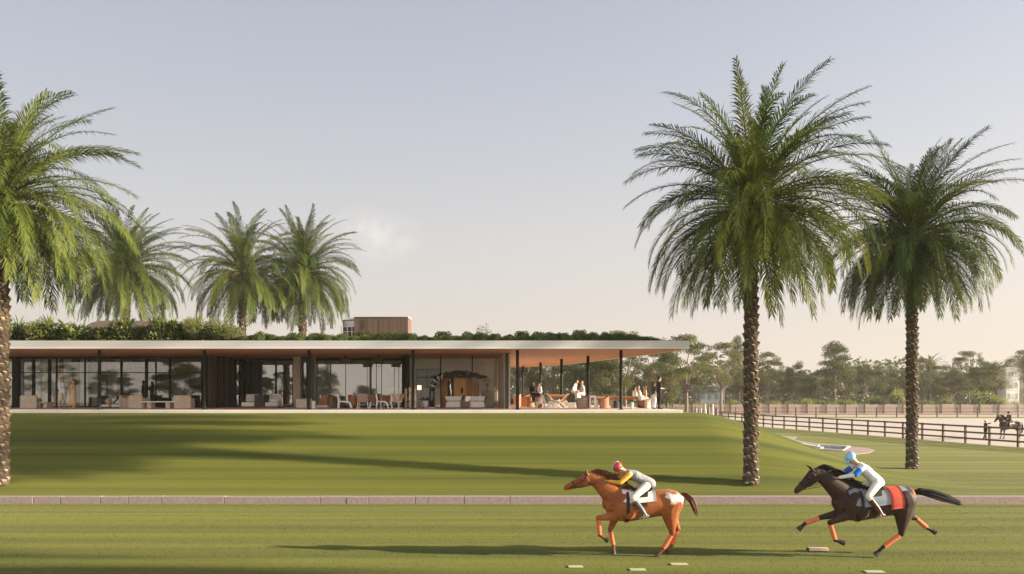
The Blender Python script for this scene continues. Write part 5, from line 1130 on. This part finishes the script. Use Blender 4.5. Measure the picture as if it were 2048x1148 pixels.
def standing(h=1.75):
    k = h / 1.75; P = dict(hip=(0, 0, .97), chest=(.01, 0, 1.27), neck=(0, 0, 1.49), head=(.02, 0, 1.625), shL=(0, .185, 1.425), shR=(0, -.185, 1.425), elL=(-.03, .235, 1.13), elR=(-.03, -.235, 1.13), wrL=(.05, .225, .88), wrR=(.05, -.225, .88),
        hpL=(0, .095, .92), hpR=(0, -.095, .92), knL=(.02, .105, .50), knR=(.02, -.105, .50), anL=(-.02, .11, .09), anR=(-.02, -.11, .09), toL=(.15, .13, .03), toR=(.15, -.13, .03))
    return {a: Vector(b) * k for a, b in P.items()}
def seated():
    J = standing(); dz = Vector((0, 0, -.45))
    for k in ('hip', 'chest', 'neck', 'head', 'shL', 'shR', 'elL', 'elR', 'wrL', 'wrR', 'hpL', 'hpR'): J[k] = J[k] + dz
    J.update(knL=V3(.42, .13, .50), knR=V3(.42, -.13, .50), anL=V3(.44, .13, .09), anR=V3(.40, -.13, .09), toL=V3(.60, .14, .03), toR=V3(.56, -.14, .03), wrL=V3(.28, .16, .60), wrR=V3(.28, -.16, .60)); return J
C_BLUEW = cloth('pale_blue_shirt', (.52, .62, .74), (.74, .79, .84)); C_KHAKI = cloth('stone_shorts', (.50, .45, .38)); C_TAN = cloth('tan_dress', (.50, .31, .17), (.62, .42, .25), scale=7); C_WHITE = cloth('white_linen', (.78, .76, .72)); C_BLACK = cloth('black_cloth', (.02, .019, .019)); C_NAVY = cloth('dark_blue_cloth', (.05, .06, .09)); MT_SHOEB = M('black_shoe', (.015, .014, .013), .4); MT_SHOET = M('tan_shoe', (.40, .26, .16), .6)
# the couple in front of the glass lounge
t = thing('person', 'man in pale blue shirt and stone shorts with arms folded outside the glass lounge', 'person', (wx(125, 39.3), 39.3, TZ), R(-25), 'people on the terrace'); J = standing(1.78)
J['elL'] = V3(.10, .25, 1.17); J['elR'] = V3(.10, -.25, 1.17); J['wrL'] = V3(.24, -.02, 1.20); J['wrR'] = V3(.22, .03, 1.15); J['anR'] += V3(-.06, 0, 0); J['toR'] += V3(-.06, 0, 0)
J, f, sd2, up, hs = human(t, J, (1, -.2, -.05), MT_SKIN2, MT_HAIRD); garment(t, 'shirt', C_BLUEW, top_tubes(J, 1.05, .9, .25), hs); garment(t, 'shorts', C_KHAKI, leg_tubes(J, 1.1, .46), hs); shoe(t, J, MT_SHOET)
t = thing('person', 'woman with long brown hair in a tan dress facing the man in pale blue', 'person', (wx(147, 39.3), 39.3, TZ), R(195), 'people on the terrace'); J = standing(1.70); J['elL'] = V3(.06, .25, 1.12); J['wrL'] = V3(.22, .10, 1.10); J['elR'] = V3(.03, -.26, 1.12); J['wrR'] = V3(.22, -.12, 1.22)
J, f, sd2, up, hs = human(t, J, (1, .1, 0), MT_SKIN, MT_HAIRB, .26); garment(t, 'dress', C_TAN, top_tubes(J, 1.0, .3, .1) + [([J['hip'] + V3(0, 0, .08), J['hip'] - V3(0, 0, .2), V3(0.01, 0, .30)], [(.16, .125), (.19, .15), (.21, .17)])], hs); shoe(t, J, MT_SHOET)
# the pair at the end of the terrace
t = thing('person', 'man dressed in black standing at the end of the terrace, looking out', 'person', (wx(1318, 38.2), 38.2, TZ), R(8), 'people on the terrace'); J = standing(1.80); J['elL'] = V3(.02, .27, 1.16); J['wrL'] = V3(.20, .12, 1.12); J['elR'] = V3(-.02, -.27, 1.16); J['wrR'] = V3(.20, -.14, 1.14); J['anL'] += V3(.10, 0, 0); J['toL'] += V3(.10, 0, 0); J['anR'] += V3(-.04, 0, 0); J['toR'] += V3(-.04, 0, 0)
J, f, sd2, up, hs = human(t, J, (1, 0, .05), MT_SKIN, MT_HAIRD); garment(t, 'shirt', C_BLACK, top_tubes(J, 1.05, .45, .3), hs); garment(t, 'trousers', C_BLACK, leg_tubes(J, 1.05, .97), hs); shoe(t, J, MT_SHOEB)
t = thing('person', 'woman in loose white trousers and dark top standing behind the man in black', 'person', (wx(1307.5, 39.4), 39.4, TZ), R(20), 'people on the terrace'); J = standing(1.50)
J, f, sd2, up, hs = human(t, J, (1, 0, 0), MT_SKIN, MT_HAIRB, .22); garment(t, 'shirt', C_NAVY, top_tubes(J, 1.0, .4, .2), hs); garment(t, 'trousers', C_WHITE, leg_tubes(J, 1.15, .97), hs); shoe(t, J, MT_SHOEB)
# seated guests
def guest(label, px, d, rz, z, top, bottom, hair, hl=0, skin=MT_SKIN, lean=0.0, arm=None):
    t = thing('person', label, 'person', (wx(px, d), d, TZ + z), rz, 'people seated on the terrace'); J = seated()
    for k in ('chest', 'neck', 'head', 'shL', 'shR', 'elL', 'elR'): J[k] = J[k] + V3(lean * (J[k].z - .5), 0, 0)
    if arm: J.update(arm)
    J, f, s_, up, hs = human(t, J, (1, 0, 0), skin, hair, hl, vox=.009); garment(t, 'shirt', top, top_tubes(J, 1.05, .8, .2), hs); garment(t, 'trousers', bottom, leg_tubes(J, 1.05, .95), hs); shoe(t, J, MT_SHOEB); return t
guest('seated guest in black and white top with dark hair behind the taupe chair', 1067, 43.6, R(-60), .34, C_BLACK, C_BLACK, MT_HAIRD, .15)
guest('seated guest in white with dark hair beside the second curving column', 1079, 44.4, R(200), .28, C_WHITE, C_BLACK, MT_HAIRD, .2)
guest('seated guest in white leaning forward, above the square black planter', 1146, 46, R(-20), .48, C_WHITE, C_WHITE, MT_HAIRB, 0, lean=.35)
guest('seated guest in white with fair skin above the taupe barrel chair', 1166, 44, R(190), .36, C_WHITE, C_WHITE, MT_SKIN2, 0, lean=.1)
guest('guest in white seated in the rust chair near the terrace end', 1281, 41.6, R(5), .06, C_WHITE, C_WHITE, MT_HAIRB, .2, lean=-.25)
guest('guest in cream seated behind the one in the rust chair', 1270, 44.2, R(15), .08, C_WHITE, C_KHAKI, MT_HAIRD, .2)
guest('guest in tan seated facing the one in the rust chair', 1290, 43.4, R(180), .06, C_TAN, C_TAN, MT_HAIRB, .2)

# ------------------------------------------------------------------ horses
def coat_mat(name, c1, c2, white=None, points=(.012, .009, .007)):
    m, t, o = new_mat(name); p = N(t, 'ShaderNodeBsdfPrincipled'); co = N(t, 'ShaderNodeTexCoord'); nz = N(t, 'ShaderNodeTexNoise'); nz.inputs['Scale'].default_value = 2.5; nz.inputs['Detail'].default_value = 4; t.links.new(co.outputs['Object'], nz.inputs['Vector'])
    c = mix_col(t, math_node(t, 'MULTIPLY_ADD', nz.outputs[0], 2, -.5, clamp=True), c1, c2)
    sp = N(t, 'ShaderNodeSeparateXYZ'); t.links.new(co.outputs['Object'], sp.inputs[0])
    nd = N(t, 'ShaderNodeTexVoronoi'); nd.inputs['Scale'].default_value = 11; t.links.new(co.outputs['Object'], nd.inputs['Vector'])
    c = mix_col(t, math_node(t, 'MULTIPLY_ADD', nd.outputs['Distance'], 1.1, -.15, clamp=True), c, mix_col(t, 1.0, c, (.70, .66, .62), 'MULTIPLY'))
    lowz = math_node(t, 'MULTIPLY_ADD', sp.outputs[2], -3.2, 2.6, clamp=True)
    c = mix_col(t, lowz, c, points)
    if white:
        n2 = N(t, 'ShaderNodeTexNoise'); n2.inputs['Scale'].default_value = 5.5; n2.inputs['Detail'].default_value = 6; t.links.new(co.outputs['Object'], n2.inputs['Vector']); wob = math_node(t, 'MULTIPLY_ADD', n2.outputs[0], .75, -.375)
        for (x0, x1, z0, z1) in white:
            xx = math_node(t, 'ADD', sp.outputs[0], wob); zz = math_node(t, 'ADD', sp.outputs[2], math_node(t, 'MULTIPLY', wob, .5))
            def win(v, a, b): return math_node(t, 'MULTIPLY', math_node(t, 'MULTIPLY_ADD', v, 14, -14 * a, clamp=True), math_node(t, 'MULTIPLY_ADD', v, -14, 14 * b, clamp=True), clamp=True)
            c = mix_col(t, math_node(t, 'MULTIPLY', win(xx, x0, x1), win(zz, z0, z1)), c, (.72, .66, .58))
    n3 = N(t, 'ShaderNodeTexNoise'); n3.inputs['Scale'].default_value = 90; mp = N(t, 'ShaderNodeMapping'); mp.inputs['Scale'].default_value = (.25, 1, 1); t.links.new(co.outputs['Object'], mp.inputs[0]); t.links.new(mp.outputs[0], n3.inputs['Vector'])
    bn = N(t, 'ShaderNodeBump'); bn.inputs['Strength'].default_value = .15; bn.inputs['Distance'].default_value = .01; t.links.new(n3.outputs[0], bn.inputs['Height']); t.links.new(bn.outputs[0], p.inputs['Normal'])
    t.links.new(c, p.inputs['Base Color']); p.inputs['Roughness'].default_value = .58; p.inputs['Specular IOR Level'].default_value = .22; p.inputs['Sheen Weight'].default_value = .08; t.links.new(p.outputs[0], o.inputs[0]); return m
MT_MANE = M('black_mane', (.013, .010, .008), .8, var=.4, scale=14, stretch=(1, 4, 1)); MT_HOOF = M('hoof_horn', (.035, .028, .024), .5); MT_TACK = M('tack_leather', (.028, .016, .010), .55, spec=.25); MT_BIT = M('bit_steel', (.6, .6, .6), .25, metal=.9)
TRUNK = [(-.98, 1.36, .09, .12), (-.90, 1.32, .19, .23), (-.70, 1.28, .275, .31), (-.40, 1.25, .295, .315), (-.05, 1.20, .30, .325), (.28, 1.17, .295, .36), (.52, 1.20, .26, .38), (.70, 1.24, .20, .30), (.80, 1.26, .12, .18)]
def horse(label, loc, rz, coat, poll, muzzle, legs, tail, scale=1.0, mane_mat=MT_MANE, wraps=None, cloth_=None, tack=True, pitch=0.0):
    """local +X is forward; legs: dict of joint lists [top, knee/hock, fetlock, toe] for FL FR HL HR"""
    t = thing('horse', label, 'horse', loc, rz, None, scale); mb = MB()
    TR = [(x, z + pitch * x, a, b) for x, z, a, b in TRUNK]
    mb.tube([(x, 0, z) for x, z, a, b in TR], [(a, b) for x, z, a, b in TR], n=20)
    poll = Vector(poll); mz = Vector(muzzle); nb = Vector((.52, 0, 1.30 + pitch * .5)); n1 = nb.lerp(poll, .36) + Vector((0, 0, .05)); n2 = nb.lerp(poll, .70) + Vector((0, 0, .07))
    mb.tube([nb, n1, n2, poll], [(.19, .31), (.135, .235), (.105, .175), (.088, .135)], n=16)
    hd = (mz - poll).normalized(); hu = Vector((0, 1, 0)).cross(hd); hu = hu if hu.z > 0 else -hu
    mb.tube([poll - hd * .05 - hu * .02, poll + hd * .10 - hu * .03, poll + hd * .24 - hu * .035, poll + hd * .40 - hu * .02, poll + hd * .54 - hu * .015, poll + hd * .61 - hu * .02], [(.085, .115), (.10, .15), (.088, .135), (.065, .092), (.062, .078), (.052, .062)], n=14)
    for s in (-1, 1):
        e = poll + hu * .10 + Vector((0, s * .055, 0)); mb.tube([e - hu * .04, e + hu * .07 - hd * .01, e + hu * .16 + hd * .015], [(.032, .02), (.034, .018), (.008, .008)], n=8)
        mb.ell(poll + hd * .20 + Vector((0, s * .080, 0)) + hu * .045, (.04, .022, .028), 8, 6, fwd=hd); mb.ell(poll + hd * .57 + Vector((0, s * .045, 0)) + hu * .02, (.03, .016, .022), 8, 6, fwd=hd)
    for key, pts in legs.items():
        P_ = [Vector(p) for p in pts]; hind = key[0] == 'H'
        if hind: r = [(.135, .20), (.095, .13), (.062, .072)]; top = [P_[0] + Vector((-.04, 0, .22)), P_[0] + Vector((.0, 0, .02)), P_[0].lerp(P_[1], .5), P_[0].lerp(P_[1], .85), P_[1]]; rt = [(.15, .26), (.145, .235), (.10, .14), (.064, .082), (.056, .07)]
        else: top = [P_[0] + Vector((.02, 0, .18)), P_[0], P_[0].lerp(P_[1], .5), P_[1]]; rt = [(.11, .20), (.11, .15), (.076, .09), (.056, .058)]
        mb.tube(top, rt, n=12); mb.ell(P_[1], (.058, .055, .066), 10, 8)
        mb.tube([P_[1], P_[1].lerp(P_[2], .5), P_[2]], [.048, .037, .042], n=10); mb.ell(P_[2], (.048, .046, .05), 8, 6); mb.tube([P_[2], P_[3]], [.040, .046], n=10)
    pz = lambda x: pitch * x
    for s in (-1, 1):      # shoulder, forearm, haunch and chest muscle, jowl
        mb.ell((.50, s * .205, 1.22 + pz(.5)), (.20, .085, .30), 12, 9, fwd=(1, 0, .35)); mb.ell((.30, s * .235, 1.10 + pz(.3)), (.16, .075, .20), 10, 8)
        mb.ell((-.68, s * .20, 1.30 + pz(-.68)), (.27, .115, .24), 12, 9, fwd=(1, 0, -.3)); mb.ell((.72, s * .09, 1.16 + pz(.72)), (.12, .09, .16), 10, 8)
        mb.ell(poll + hd * .14 - hu * .09 + Vector((0, s * .062, 0)), (.10, .035, .085), 10, 8, fwd=hd)
    mb.build('body', coat, t, remesh=.014, smth=3)
    for key, pts in legs.items():
        P_ = [Vector(p) for p in pts]; d = (P_[3] - P_[2]).normalized(); hb = P_[3] - d * .005; mb = MB(); mb.tube([hb, hb + d * .05, hb + d * .095], [.050, .058, .068], n=12, caps=False); mb.build('hoof', MT_HOOF, t, smooth=False, bevel=.006)
        if wraps:
            a, b = P_[1].lerp(P_[2], .12), P_[1].lerp(P_[2], .95); mb = MB(); k = 9; mb.tube([a.lerp(b, i / k) for i in range(k + 1)], [.050 + (.004 if i % 2 else 0) for i in range(k + 1)], n=14, caps=False); mb.build('leg_wrap', wraps, t, smooth=False)
    for s in (-1, 1): mb = MB(); mb.ell(poll + hd * .20 + Vector((0, s * .098, 0)) + hu * .045, (.022, .010, .018), 8, 6, fwd=hd); mb.build('eye', MT_EYE, t, smooth=True)
    rng = random.Random(int(loc[0] * 100)); mb = MB()
    for i in range(90):
        q = rng.random(); b = nb.lerp(poll, q) + Vector((0, 0, .05 + .07 * math.sin(q * 3))); nrm = Vector((0, 1, 0)).cross((poll - nb).normalized()); nrm = nrm if nrm.z > 0 else -nrm; b = b + nrm * ((.31 - .17 * q) * .86)
        w_ = rng.uniform(-.05, .05); e1 = b + nrm * .05 + Vector((-.10, w_, .0)); e2 = b + Vector((-.22 - .1 * rng.random(), w_ * 2 + .03, -.03 + rng.uniform(-.06, .06))); mb.tube([b - nrm * .03, e1, e2], [.020, .016, .004], n=5)
    mb.build('mane', mane_mat, t)
    mb = MB(); tp = [Vector(p) for p in tail]
    for i in range(130):
        o_ = Vector((0, rng.uniform(-1, 1), rng.uniform(-1, 1))); L = rng.uniform(.75, 1.0); pts = []
        for j, p in enumerate(tp): pts.append(tp[0].lerp(p, L) + o_ * (.02 + .07 * math.sin(math.pi * min(1, j / (len(tp) - 1) * .85))))
        mb.tube(pts, [.011] * (len(tp) - 1) + [.003], n=4)
    mb.build('tail', mane_mat, t)
    def over(x0, x1, arc, off, name, mat, n=10, m_=22, zlow=None):
        mb = MB(); vs = []; xs_ = np.linspace(x0, x1, n)
        tx = [q[0] for q in TR]
        for lay in (off, off + .014):
            for x in xs_:
                z = np.interp(x, tx, [q[1] for q in TR]); a = np.interp(x, tx, [q[2] for q in TR]) + lay; b = np.interp(x, tx, [q[3] for q in TR]) + lay
                for j in range(m_ + 1): th = -arc + 2 * arc * j / m_; vs.append((x, a * math.sin(th), z + b * math.cos(th)))
        k = m_ + 1; L = n * k; fs = []
        for i in range(n - 1):
            for j in range(m_): q = i * k + j; fs.append((q, q + 1, q + k + 1, q + k)); fs.append((L + q + k, L + q + k + 1, L + q + 1, L + q))
        for i in range(n - 1):
            for j in (0, m_): q = i * k + j; fs.append((q, q + k, L + q + k, L + q))
        for j in range(m_):
            for i in (0, n - 1): q = i * k + j; fs.append((q, q + 1, L + q + 1, L + q))
        mb.add(vs, fs); return mb.build(name, mat, t, smooth=True)
    if cloth_:
        for c in cloth_: over(*c)
    if tack:
        mb = MB(); zt2 = 1.20 + .325 + .03
        prof = [(-.26, .05), (-.20, .01), (-.02, 0.0), (.16, .03), (.24, .09)]
        vs = []; 
        mb.tube([(x, 0, zt2 + z + pitch * x) for x, z in prof], [(.15, .03), (.19, .035), (.16, .03), (.13, .035), (.07, .03)], n=14); sd_ = mb.build('saddle', MT_TACK, t, remesh=.010)
        for s in (-1, 1): mb = MB(); mb.box((.06, s * .300, zt2 - .17), (.34, .022, .34), lean=(-.03, -s * .09)); mb.build('saddle_flap', MT_TACK, t, bevel=.008)
        mb = MB(); mb.tube([(.34, .318 * math.sin(a), 1.185 + .388 * math.cos(a) + pitch * .34) for a in np.linspace(0.5, 5.78, 22)], [(.04, .006)], n=6, hint=(1, 0, 0), caps=False); mb.build('girth', MT_TACK, t)
    mb = MB()
    def loop(c, a, b, r=.009):
        pts = [c + Vector((0, 1, 0)) * (a * math.cos(q)) + hu * (b * math.sin(q)) for q in np.linspace(0, 2 * math.pi, 18)]; mb.tube(pts, [r], n=5, caps=False)
    loop(poll + hd * .40 - hu * .02, .072, .10, .012); loop(poll + hd * .06 - hu * .03, .104, .156, .010)
    for s in (-1, 1): mb.tube([poll + hu * .10 + Vector((0, s * .05, 0)), poll + hd * .14 + Vector((0, s * .098, 0)), poll + hd * .42 + Vector((0, s * .07, 0)) - hu * .03, poll + hd * .52 + Vector((0, s * .068, 0)) - hu * .045], [.011], n=5)
    mb.build('bridle', MT_TACK, t)
    return t, poll, hd
MT_CHEST = coat_mat('chestnut_coat', (.22, .06, .016), (.42, .135, .035), points=(.16, .045, .016), white=[(-1.0, -.58, 1.24, 1.50)])
MT_BAY = coat_mat('dark_bay_coat', (.026, .013, .009), (.065, .030, .018)); MT_DARKC = coat_mat('dark_brown_coat', (.035, .024, .017), (.075, .05, .034))
MT_CHMANE = M('dark_chestnut_mane', (.10, .032, .014), .55, var=.4, scale=14); MT_WRAPO = M('orange_leg_wrap', (.62, .15, .055), .85); MT_WRAPR = M('coral_leg_wrap', (.66, .17, .07), .85)
MT_GREYC = M('slate_saddle_cloth', (.16, .185, .215), .9, c2=(.26, .28, .30), scale=3, bump=.2); MT_REDC = M('red_cloth', (.50, .08, .045), .9); MT_WHITEC = M('white_saddle_cloth', (.70, .66, .60), .9, bump=.2)
GAL1 = dict(FL=[(.56, .15, .98), (1.02, .15, .92), (.98, .15, .52), (.86, .15, .44)], FR=[(.54, -.15, .98), (.70, -.15, .58), (.62, -.15, .22), (.62, -.15, .10)],
            HL=[(-.66, .15, 1.02), (-.72, .15, .56), (-.50, .15, .20), (-.40, .15, .095)], HR=[(-.70, -.15, 1.02), (-.92, -.15, .60), (-.78, -.15, .22), (-.70, -.15, .105)])
x1, d1 = gp(1281, 1110)
hz1, pl1, hd1 = horse('chestnut horse with white hip patches galloping with a rider in grey', (x1, d1, -.02), R(180), MT_CHEST, (1.22, 0, 1.86), (1.78, 0, 1.62), GAL1, [(-.96, 0, 1.46), (-1.10, 0, 1.42), (-1.24, 0, 1.28), (-1.32, 0, 1.10), (-1.36, 0, .96)], 1.05, MT_CHMANE, MT_WRAPO, [(-.32, .46, 1.25, .015, 'saddle_cloth', MT_WHITEC)])
GAL2 = dict(FL=[(.56, .15, .98), (1.02, .15, .80), (.90, .15, .40), (.78, .15, .36)], FR=[(.56, -.15, .98), (1.10, -.15, .86), (1.46, -.15, .72), (1.55, -.15, .64)],
            HL=[(-.66, .15, 1.02), (-.62, .15, .54), (-.20, .15, .24), (-.08, .15, .12)], HR=[(-.72, -.15, 1.02), (-1.10, -.15, .86), (-1.38, -.15, .62), (-1.50, -.15, .56)])
x2, d2 = gp(1742, 1112)
hz2, pl2, hd2 = horse('dark bay horse in a slate cloth and coral leg wraps galloping behind the chestnut', (x2, d2, 0), R(180), MT_BAY, (1.30, 0, 1.92), (1.72, 0, 1.52), GAL2, [(-.96, 0, 1.46), (-1.15, 0, 1.50), (-1.45, 0, 1.44), (-1.80, 0, 1.32), (-2.1, 0, 1.20)], 1.07, MT_MANE, MT_WRAPR, [(-.86, .60, 1.55, .012, 'saddle_cloth', MT_GREYC), (-.97, -.865, 1.5, .014, 'rump_rug', MT_REDC), (-.60, -.30, 1.9, .027, 'red_band', MT_REDC, 6)])
# riders
def rider(label, loc, scale, J, fwd, shirt, sleeveL, breech, helmet, boot, hair=MT_HAIRD, peak=None, stripe=None, reins=None):
    t = thing('person', label, 'person', loc, R(180), None, scale); J, f, s_, up, hs = human(t, J, fwd, MT_SKIN, hair, 0, vox=.0075, curl=1.0)
    garment(t, 'shirt', shirt, [q for i, q in enumerate(top_tubes(J, 1.04, .5, .2)) if i < 2], hs, .010)
    for s in 'LR': garment(t, 'sleeve', sleeveL, [([J['sh' + s], J['sh' + s].lerp(J['el' + s], .5), J['el' + s]], [.068, .063, .054]), ([J['el' + s], J['el' + s].lerp(J['wr' + s], .9)], [.054, .040])], hs, .010)
    if stripe:
        for s in 'LR': garment(t, 'sleeve_band', stripe, [([J['sh' + s].lerp(J['el' + s], .45), J['sh' + s].lerp(J['el' + s], .98)], [.072, .064])], hs, .010)
    garment(t, 'breeches', breech, leg_tubes(J, 1.0, .72), hs, .010); shoe(t, J, boot, 'boot', .82)
    h = J['head']; fu = (f - up * f.dot(up)).normalized(); sd_ = up.cross(fu); mb = MB(); mb.ell(h + up * .055 - fu * .012, (.128, .108, .105), 16, 10, fwd=fu, up=up); mb.ell(h + up * .045 + fu * .11, (.07, .075, .014), 10, 6, fwd=fu, up=up); hm = mb.build('helmet', helmet, t, smooth=True)
    mb = MB()
    for s in (-1, 1): mb.tube([h + sd_ * (.09 * s) + up * .03, h + sd_ * (.075 * s) - up * .05 + fu * .01, h - up * .118 + fu * .045], [.008], n=5)
    mb.build('chin_strap', MT_TACK, hm)
    if peak: mb = MB(); mb.ell(h + up * .10 - fu * .012, (.131, .03, .075), 14, 8, fwd=fu, up=up); mb.build('helmet_stripe', peak, hm, smooth=True)
    for s in 'LR': an = J['an' + s]; mb = MB(); mb.tube([an + V3(.06, .05, -.08), an + V3(.06, .055, .02), an + V3(.06, 0, .07), an + V3(.06, -.055, .02), an + V3(.06, -.05, -.08), an + V3(.06, .05, -.08)], [.008], n=6, caps=False); mb.build('stirrup', MT_BIT, t)
    return t, J
C_GREYS = cloth('steel_grey_jersey', (.16, .17, .18), (.34, .34, .34)); C_YEL = cloth('amber_sleeve', (.72, .36, .05)); C_BREECH = cloth('cream_breeches', (.68, .60, .50)); C_PALE = cloth('white_jersey', (.70, .70, .69)); C_BLUE = cloth('royal_blue_band', (.02, .13, .52))
MT_HELR = M('red_helmet', (.42, .05, .055), .35, var=.08, coat=.4); MT_HELB = M('sky_blue_helmet', (.25, .52, .78), .35, var=.05, coat=.3); MT_GREYST = M('grey_stripe', (.45, .45, .46), .4); MT_BOOTG = M('grey_boot', (.11, .105, .10), .4); MT_BOOTB = M('brown_boot', (.10, .045, .025), .4)
JR = dict(hip=V3(-.18, 0, 1.74), chest=V3(.14, 0, 1.90), neck=V3(.36, 0, 2.00), head=V3(.50, 0, 2.07), shL=V3(.29, .19, 1.95), shR=V3(.29, -.19, 1.95), elL=V3(.52, .25, 1.76), elR=V3(.50, -.25, 1.76), wrL=V3(.78, .10, 1.78), wrR=V3(.78, -.10, 1.78),
          hpL=V3(-.12, .12, 1.68), hpR=V3(-.12, -.12, 1.68), knL=V3(.24, .34, 1.42), knR=V3(.24, -.34, 1.42), anL=V3(-.06, .37, 1.03), anR=V3(-.06, -.37, 1.03), toL=V3(.11, .40, .96), toR=V3(.11, -.40, .96))
rd1, _ = rider('jockey in steel grey with amber sleeves and red helmet riding the chestnut horse', hz1.location, 1.05, JR, (1, 0, -.12), C_GREYS, C_YEL, C_BREECH, MT_HELR, MT_BOOTG, peak=MT_GREYST)
JR2 = {k: v.copy() for k, v in JR.items()}; JR2.update(hip=V3(-.12, 0, 1.74), chest=V3(.14, 0, 1.98), neck=V3(.32, 0, 2.14), head=V3(.44, 0, 2.24), shL=V3(.27, .19, 2.08), shR=V3(.27, -.19, 2.08), elL=V3(.50, .26, 1.90), elR=V3(.48, -.26, 1.90), wrL=V3(.80, .10, 1.82), wrR=V3(.80, -.10, 1.82), hpL=V3(-.08, .12, 1.68), hpR=V3(-.08, -.12, 1.68))
rd2, _ = rider('jockey in white with royal blue sleeve bands and sky blue helmet riding the bay', hz2.location, 1.07, JR2, (1, 0, -.1), C_PALE, C_PALE, C_BREECH, MT_HELB, MT_BOOTB, stripe=C_BLUE)
for hzx, pl, hd in ((hz1, pl1, hd1), (hz2, pl2, hd2)):
    mb = MB()
    for s in (-1, 1): b = pl + hd * .52 + Vector((0, s * .068, -.045)); e = V3(.86, s * .09, 1.80); mb.tube([b, b.lerp(e, .5) + V3(0, s * .03, -.05), e], [.007], n=5)
    mb.build('reins', MT_TACK, hzx)
# the distant rider standing in the arena and the groom walking ahead
STD = dict(FL=[(.55, .15, .98), (.58, .15, .56), (.57, .15, .20), (.62, .15, .10)], FR=[(.55, -.15, .98), (.66, -.15, .57), (.64, -.15, .20), (.69, -.15, .10)], HL=[(-.66, .15, 1.02), (-.84, .15, .58), (-.82, .15, .20), (-.76, .15, .10)], HR=[(-.66, -.15, 1.02), (-.98, -.15, .60), (-1.0, -.15, .22), (-.94, -.15, .10)])
xd, dd_ = gp(2019, 878)
hz3, pl3, hd3 = horse('dark brown horse standing saddled in the far sand arena', (xd, dd_, 0.006), R(180), MT_DARKC, (.98, 0, 2.02), (1.30, 0, 1.58), STD, [(-.96, 0, 1.46), (-1.10, 0, 1.36), (-1.16, 0, 1.05), (-1.14, 0, .7), (-1.10, 0, .45)], 1.0, MT_MANE, None, [(-.3, .42, 1.2, .015, 'saddle_cloth', MT_WHITEC)])
JS = dict(hip=V3(-.05, 0, 1.66), chest=V3(0, 0, 1.96), neck=V3(.03, 0, 2.18), head=V3(.06, 0, 2.31), shL=V3(.02, .185, 2.11), shR=V3(.02, -.185, 2.11), elL=V3(.06, .25, 1.84), elR=V3(.06, -.25, 1.84), wrL=V3(.32, .12, 1.78), wrR=V3(.32, -.12, 1.78), hpL=V3(-.02, .12, 1.62), hpR=V3(-.02, -.12, 1.62), knL=V3(.30, .34, 1.38), knR=V3(.30, -.34, 1.38), anL=V3(.12, .38, .98), anR=V3(.12, -.38, .98), toL=V3(.30, .40, .93), toR=V3(.30, -.40, .93))
rd3, _ = rider('person in brown sitting upright on the distant dark horse', hz3.location, 1.0, JS, (1, 0, 0), cloth('brown_jacket', (.13, .085, .055)), cloth('brown_jacket_sleeve', (.13, .085, .055)), cloth('dark_breeches', (.07, .05, .04)), MT_SHOEB, MT_BOOTB)
xg, dg = gp(1971, 880)
t = thing('person', 'groom in black with a white cap pointing towards the distant horse', 'person', (xg, dg, 0.006), R(-10)); J = standing(1.74); J['elL'] = V3(.25, .22, 1.38); J['wrL'] = V3(.50, .2, 1.46); J['anR'] += V3(-.2, 0, .02); J['toR'] += V3(-.2, 0, 0); J['knR'] += V3(-.05, 0, 0); J['anL'] += V3(.12, 0, 0); J['toL'] += V3(.12, 0, 0)
J, f, s_, up, hs = human(t, J, (1, 0, 0), MT_SKIN, MT_HAIRD); garment(t, 'jacket', C_BLACK, top_tubes(J, 1.08, .95, .3), hs); garment(t, 'trousers', C_BLACK, leg_tubes(J, 1.05, .95), hs); shoe(t, J, MT_SHOEB)
mb = MB(); mb.ell(J['head'] + V3(0, 0, .075), (.115, .10, .075), 12, 8); mb.ell(J['head'] + V3(.12, 0, .05), (.06, .07, .012), 8, 5); mb.build('cap', C_WHITE, t, smooth=True)

# ------------------------------------------------------------------ air: a dust plume in the arena and the evening haze
def vol_mat(name, col, dens, aniso=.35, noise=0):
    m, t, o = new_mat(name); p = N(t, 'ShaderNodeVolumePrincipled'); p.inputs['Color'].default_value = (*col, 1); p.inputs['Density'].default_value = dens; p.inputs['Anisotropy'].default_value = aniso
    if noise:
        co = N(t, 'ShaderNodeTexCoord'); nz = N(t, 'ShaderNodeTexNoise'); nz.inputs['Scale'].default_value = 1.1; nz.inputs['Detail'].default_value = 4; t.links.new(co.outputs['Object'], nz.inputs['Vector'])
        ln = N(t, 'ShaderNodeVectorMath', operation='LENGTH'); mp = N(t, 'ShaderNodeMapping'); mp.inputs['Scale'].default_value = (1 / 1.7, 1 / 1.7, 1 / 5.5); t.links.new(co.outputs['Object'], mp.inputs[0]); t.links.new(mp.outputs[0], ln.inputs[0])
        f = math_node(t, 'MULTIPLY', math_node(t, 'SUBTRACT', 1.0, ln.outputs['Value'], clamp=True), math_node(t, 'MULTIPLY_ADD', nz.outputs[0], 3.2, -1.2, clamp=True)); t.links.new(math_node(t, 'MULTIPLY', f, dens), p.inputs['Density'])
    t.links.new(p.outputs[0], o.inputs['Volume']); return m
mb = MB(); mb.ell((0, 0, 0), (2.2, 2.2, 5.5), 16, 12); o = mb.build('dust', vol_mat('dust_plume', (.95, .9, .84), .38, noise=1)); o.location = (wx(2028, 112), 112, 5.0); tag(o, 'thin pale dust plume drifting up beyond the distant horse and rider', 'dust', kind='stuff')
HZD = 0.00028
mb = MB(); mb.bx(-430, 430, -230, 430, -1.3, 27); o = mb.build('haze', vol_mat('evening_haze', (.97, .92, .86), HZD, 0.0)); tag(o, 'warm evening haze filling the air over the estate', 'haze', kind='stuff')
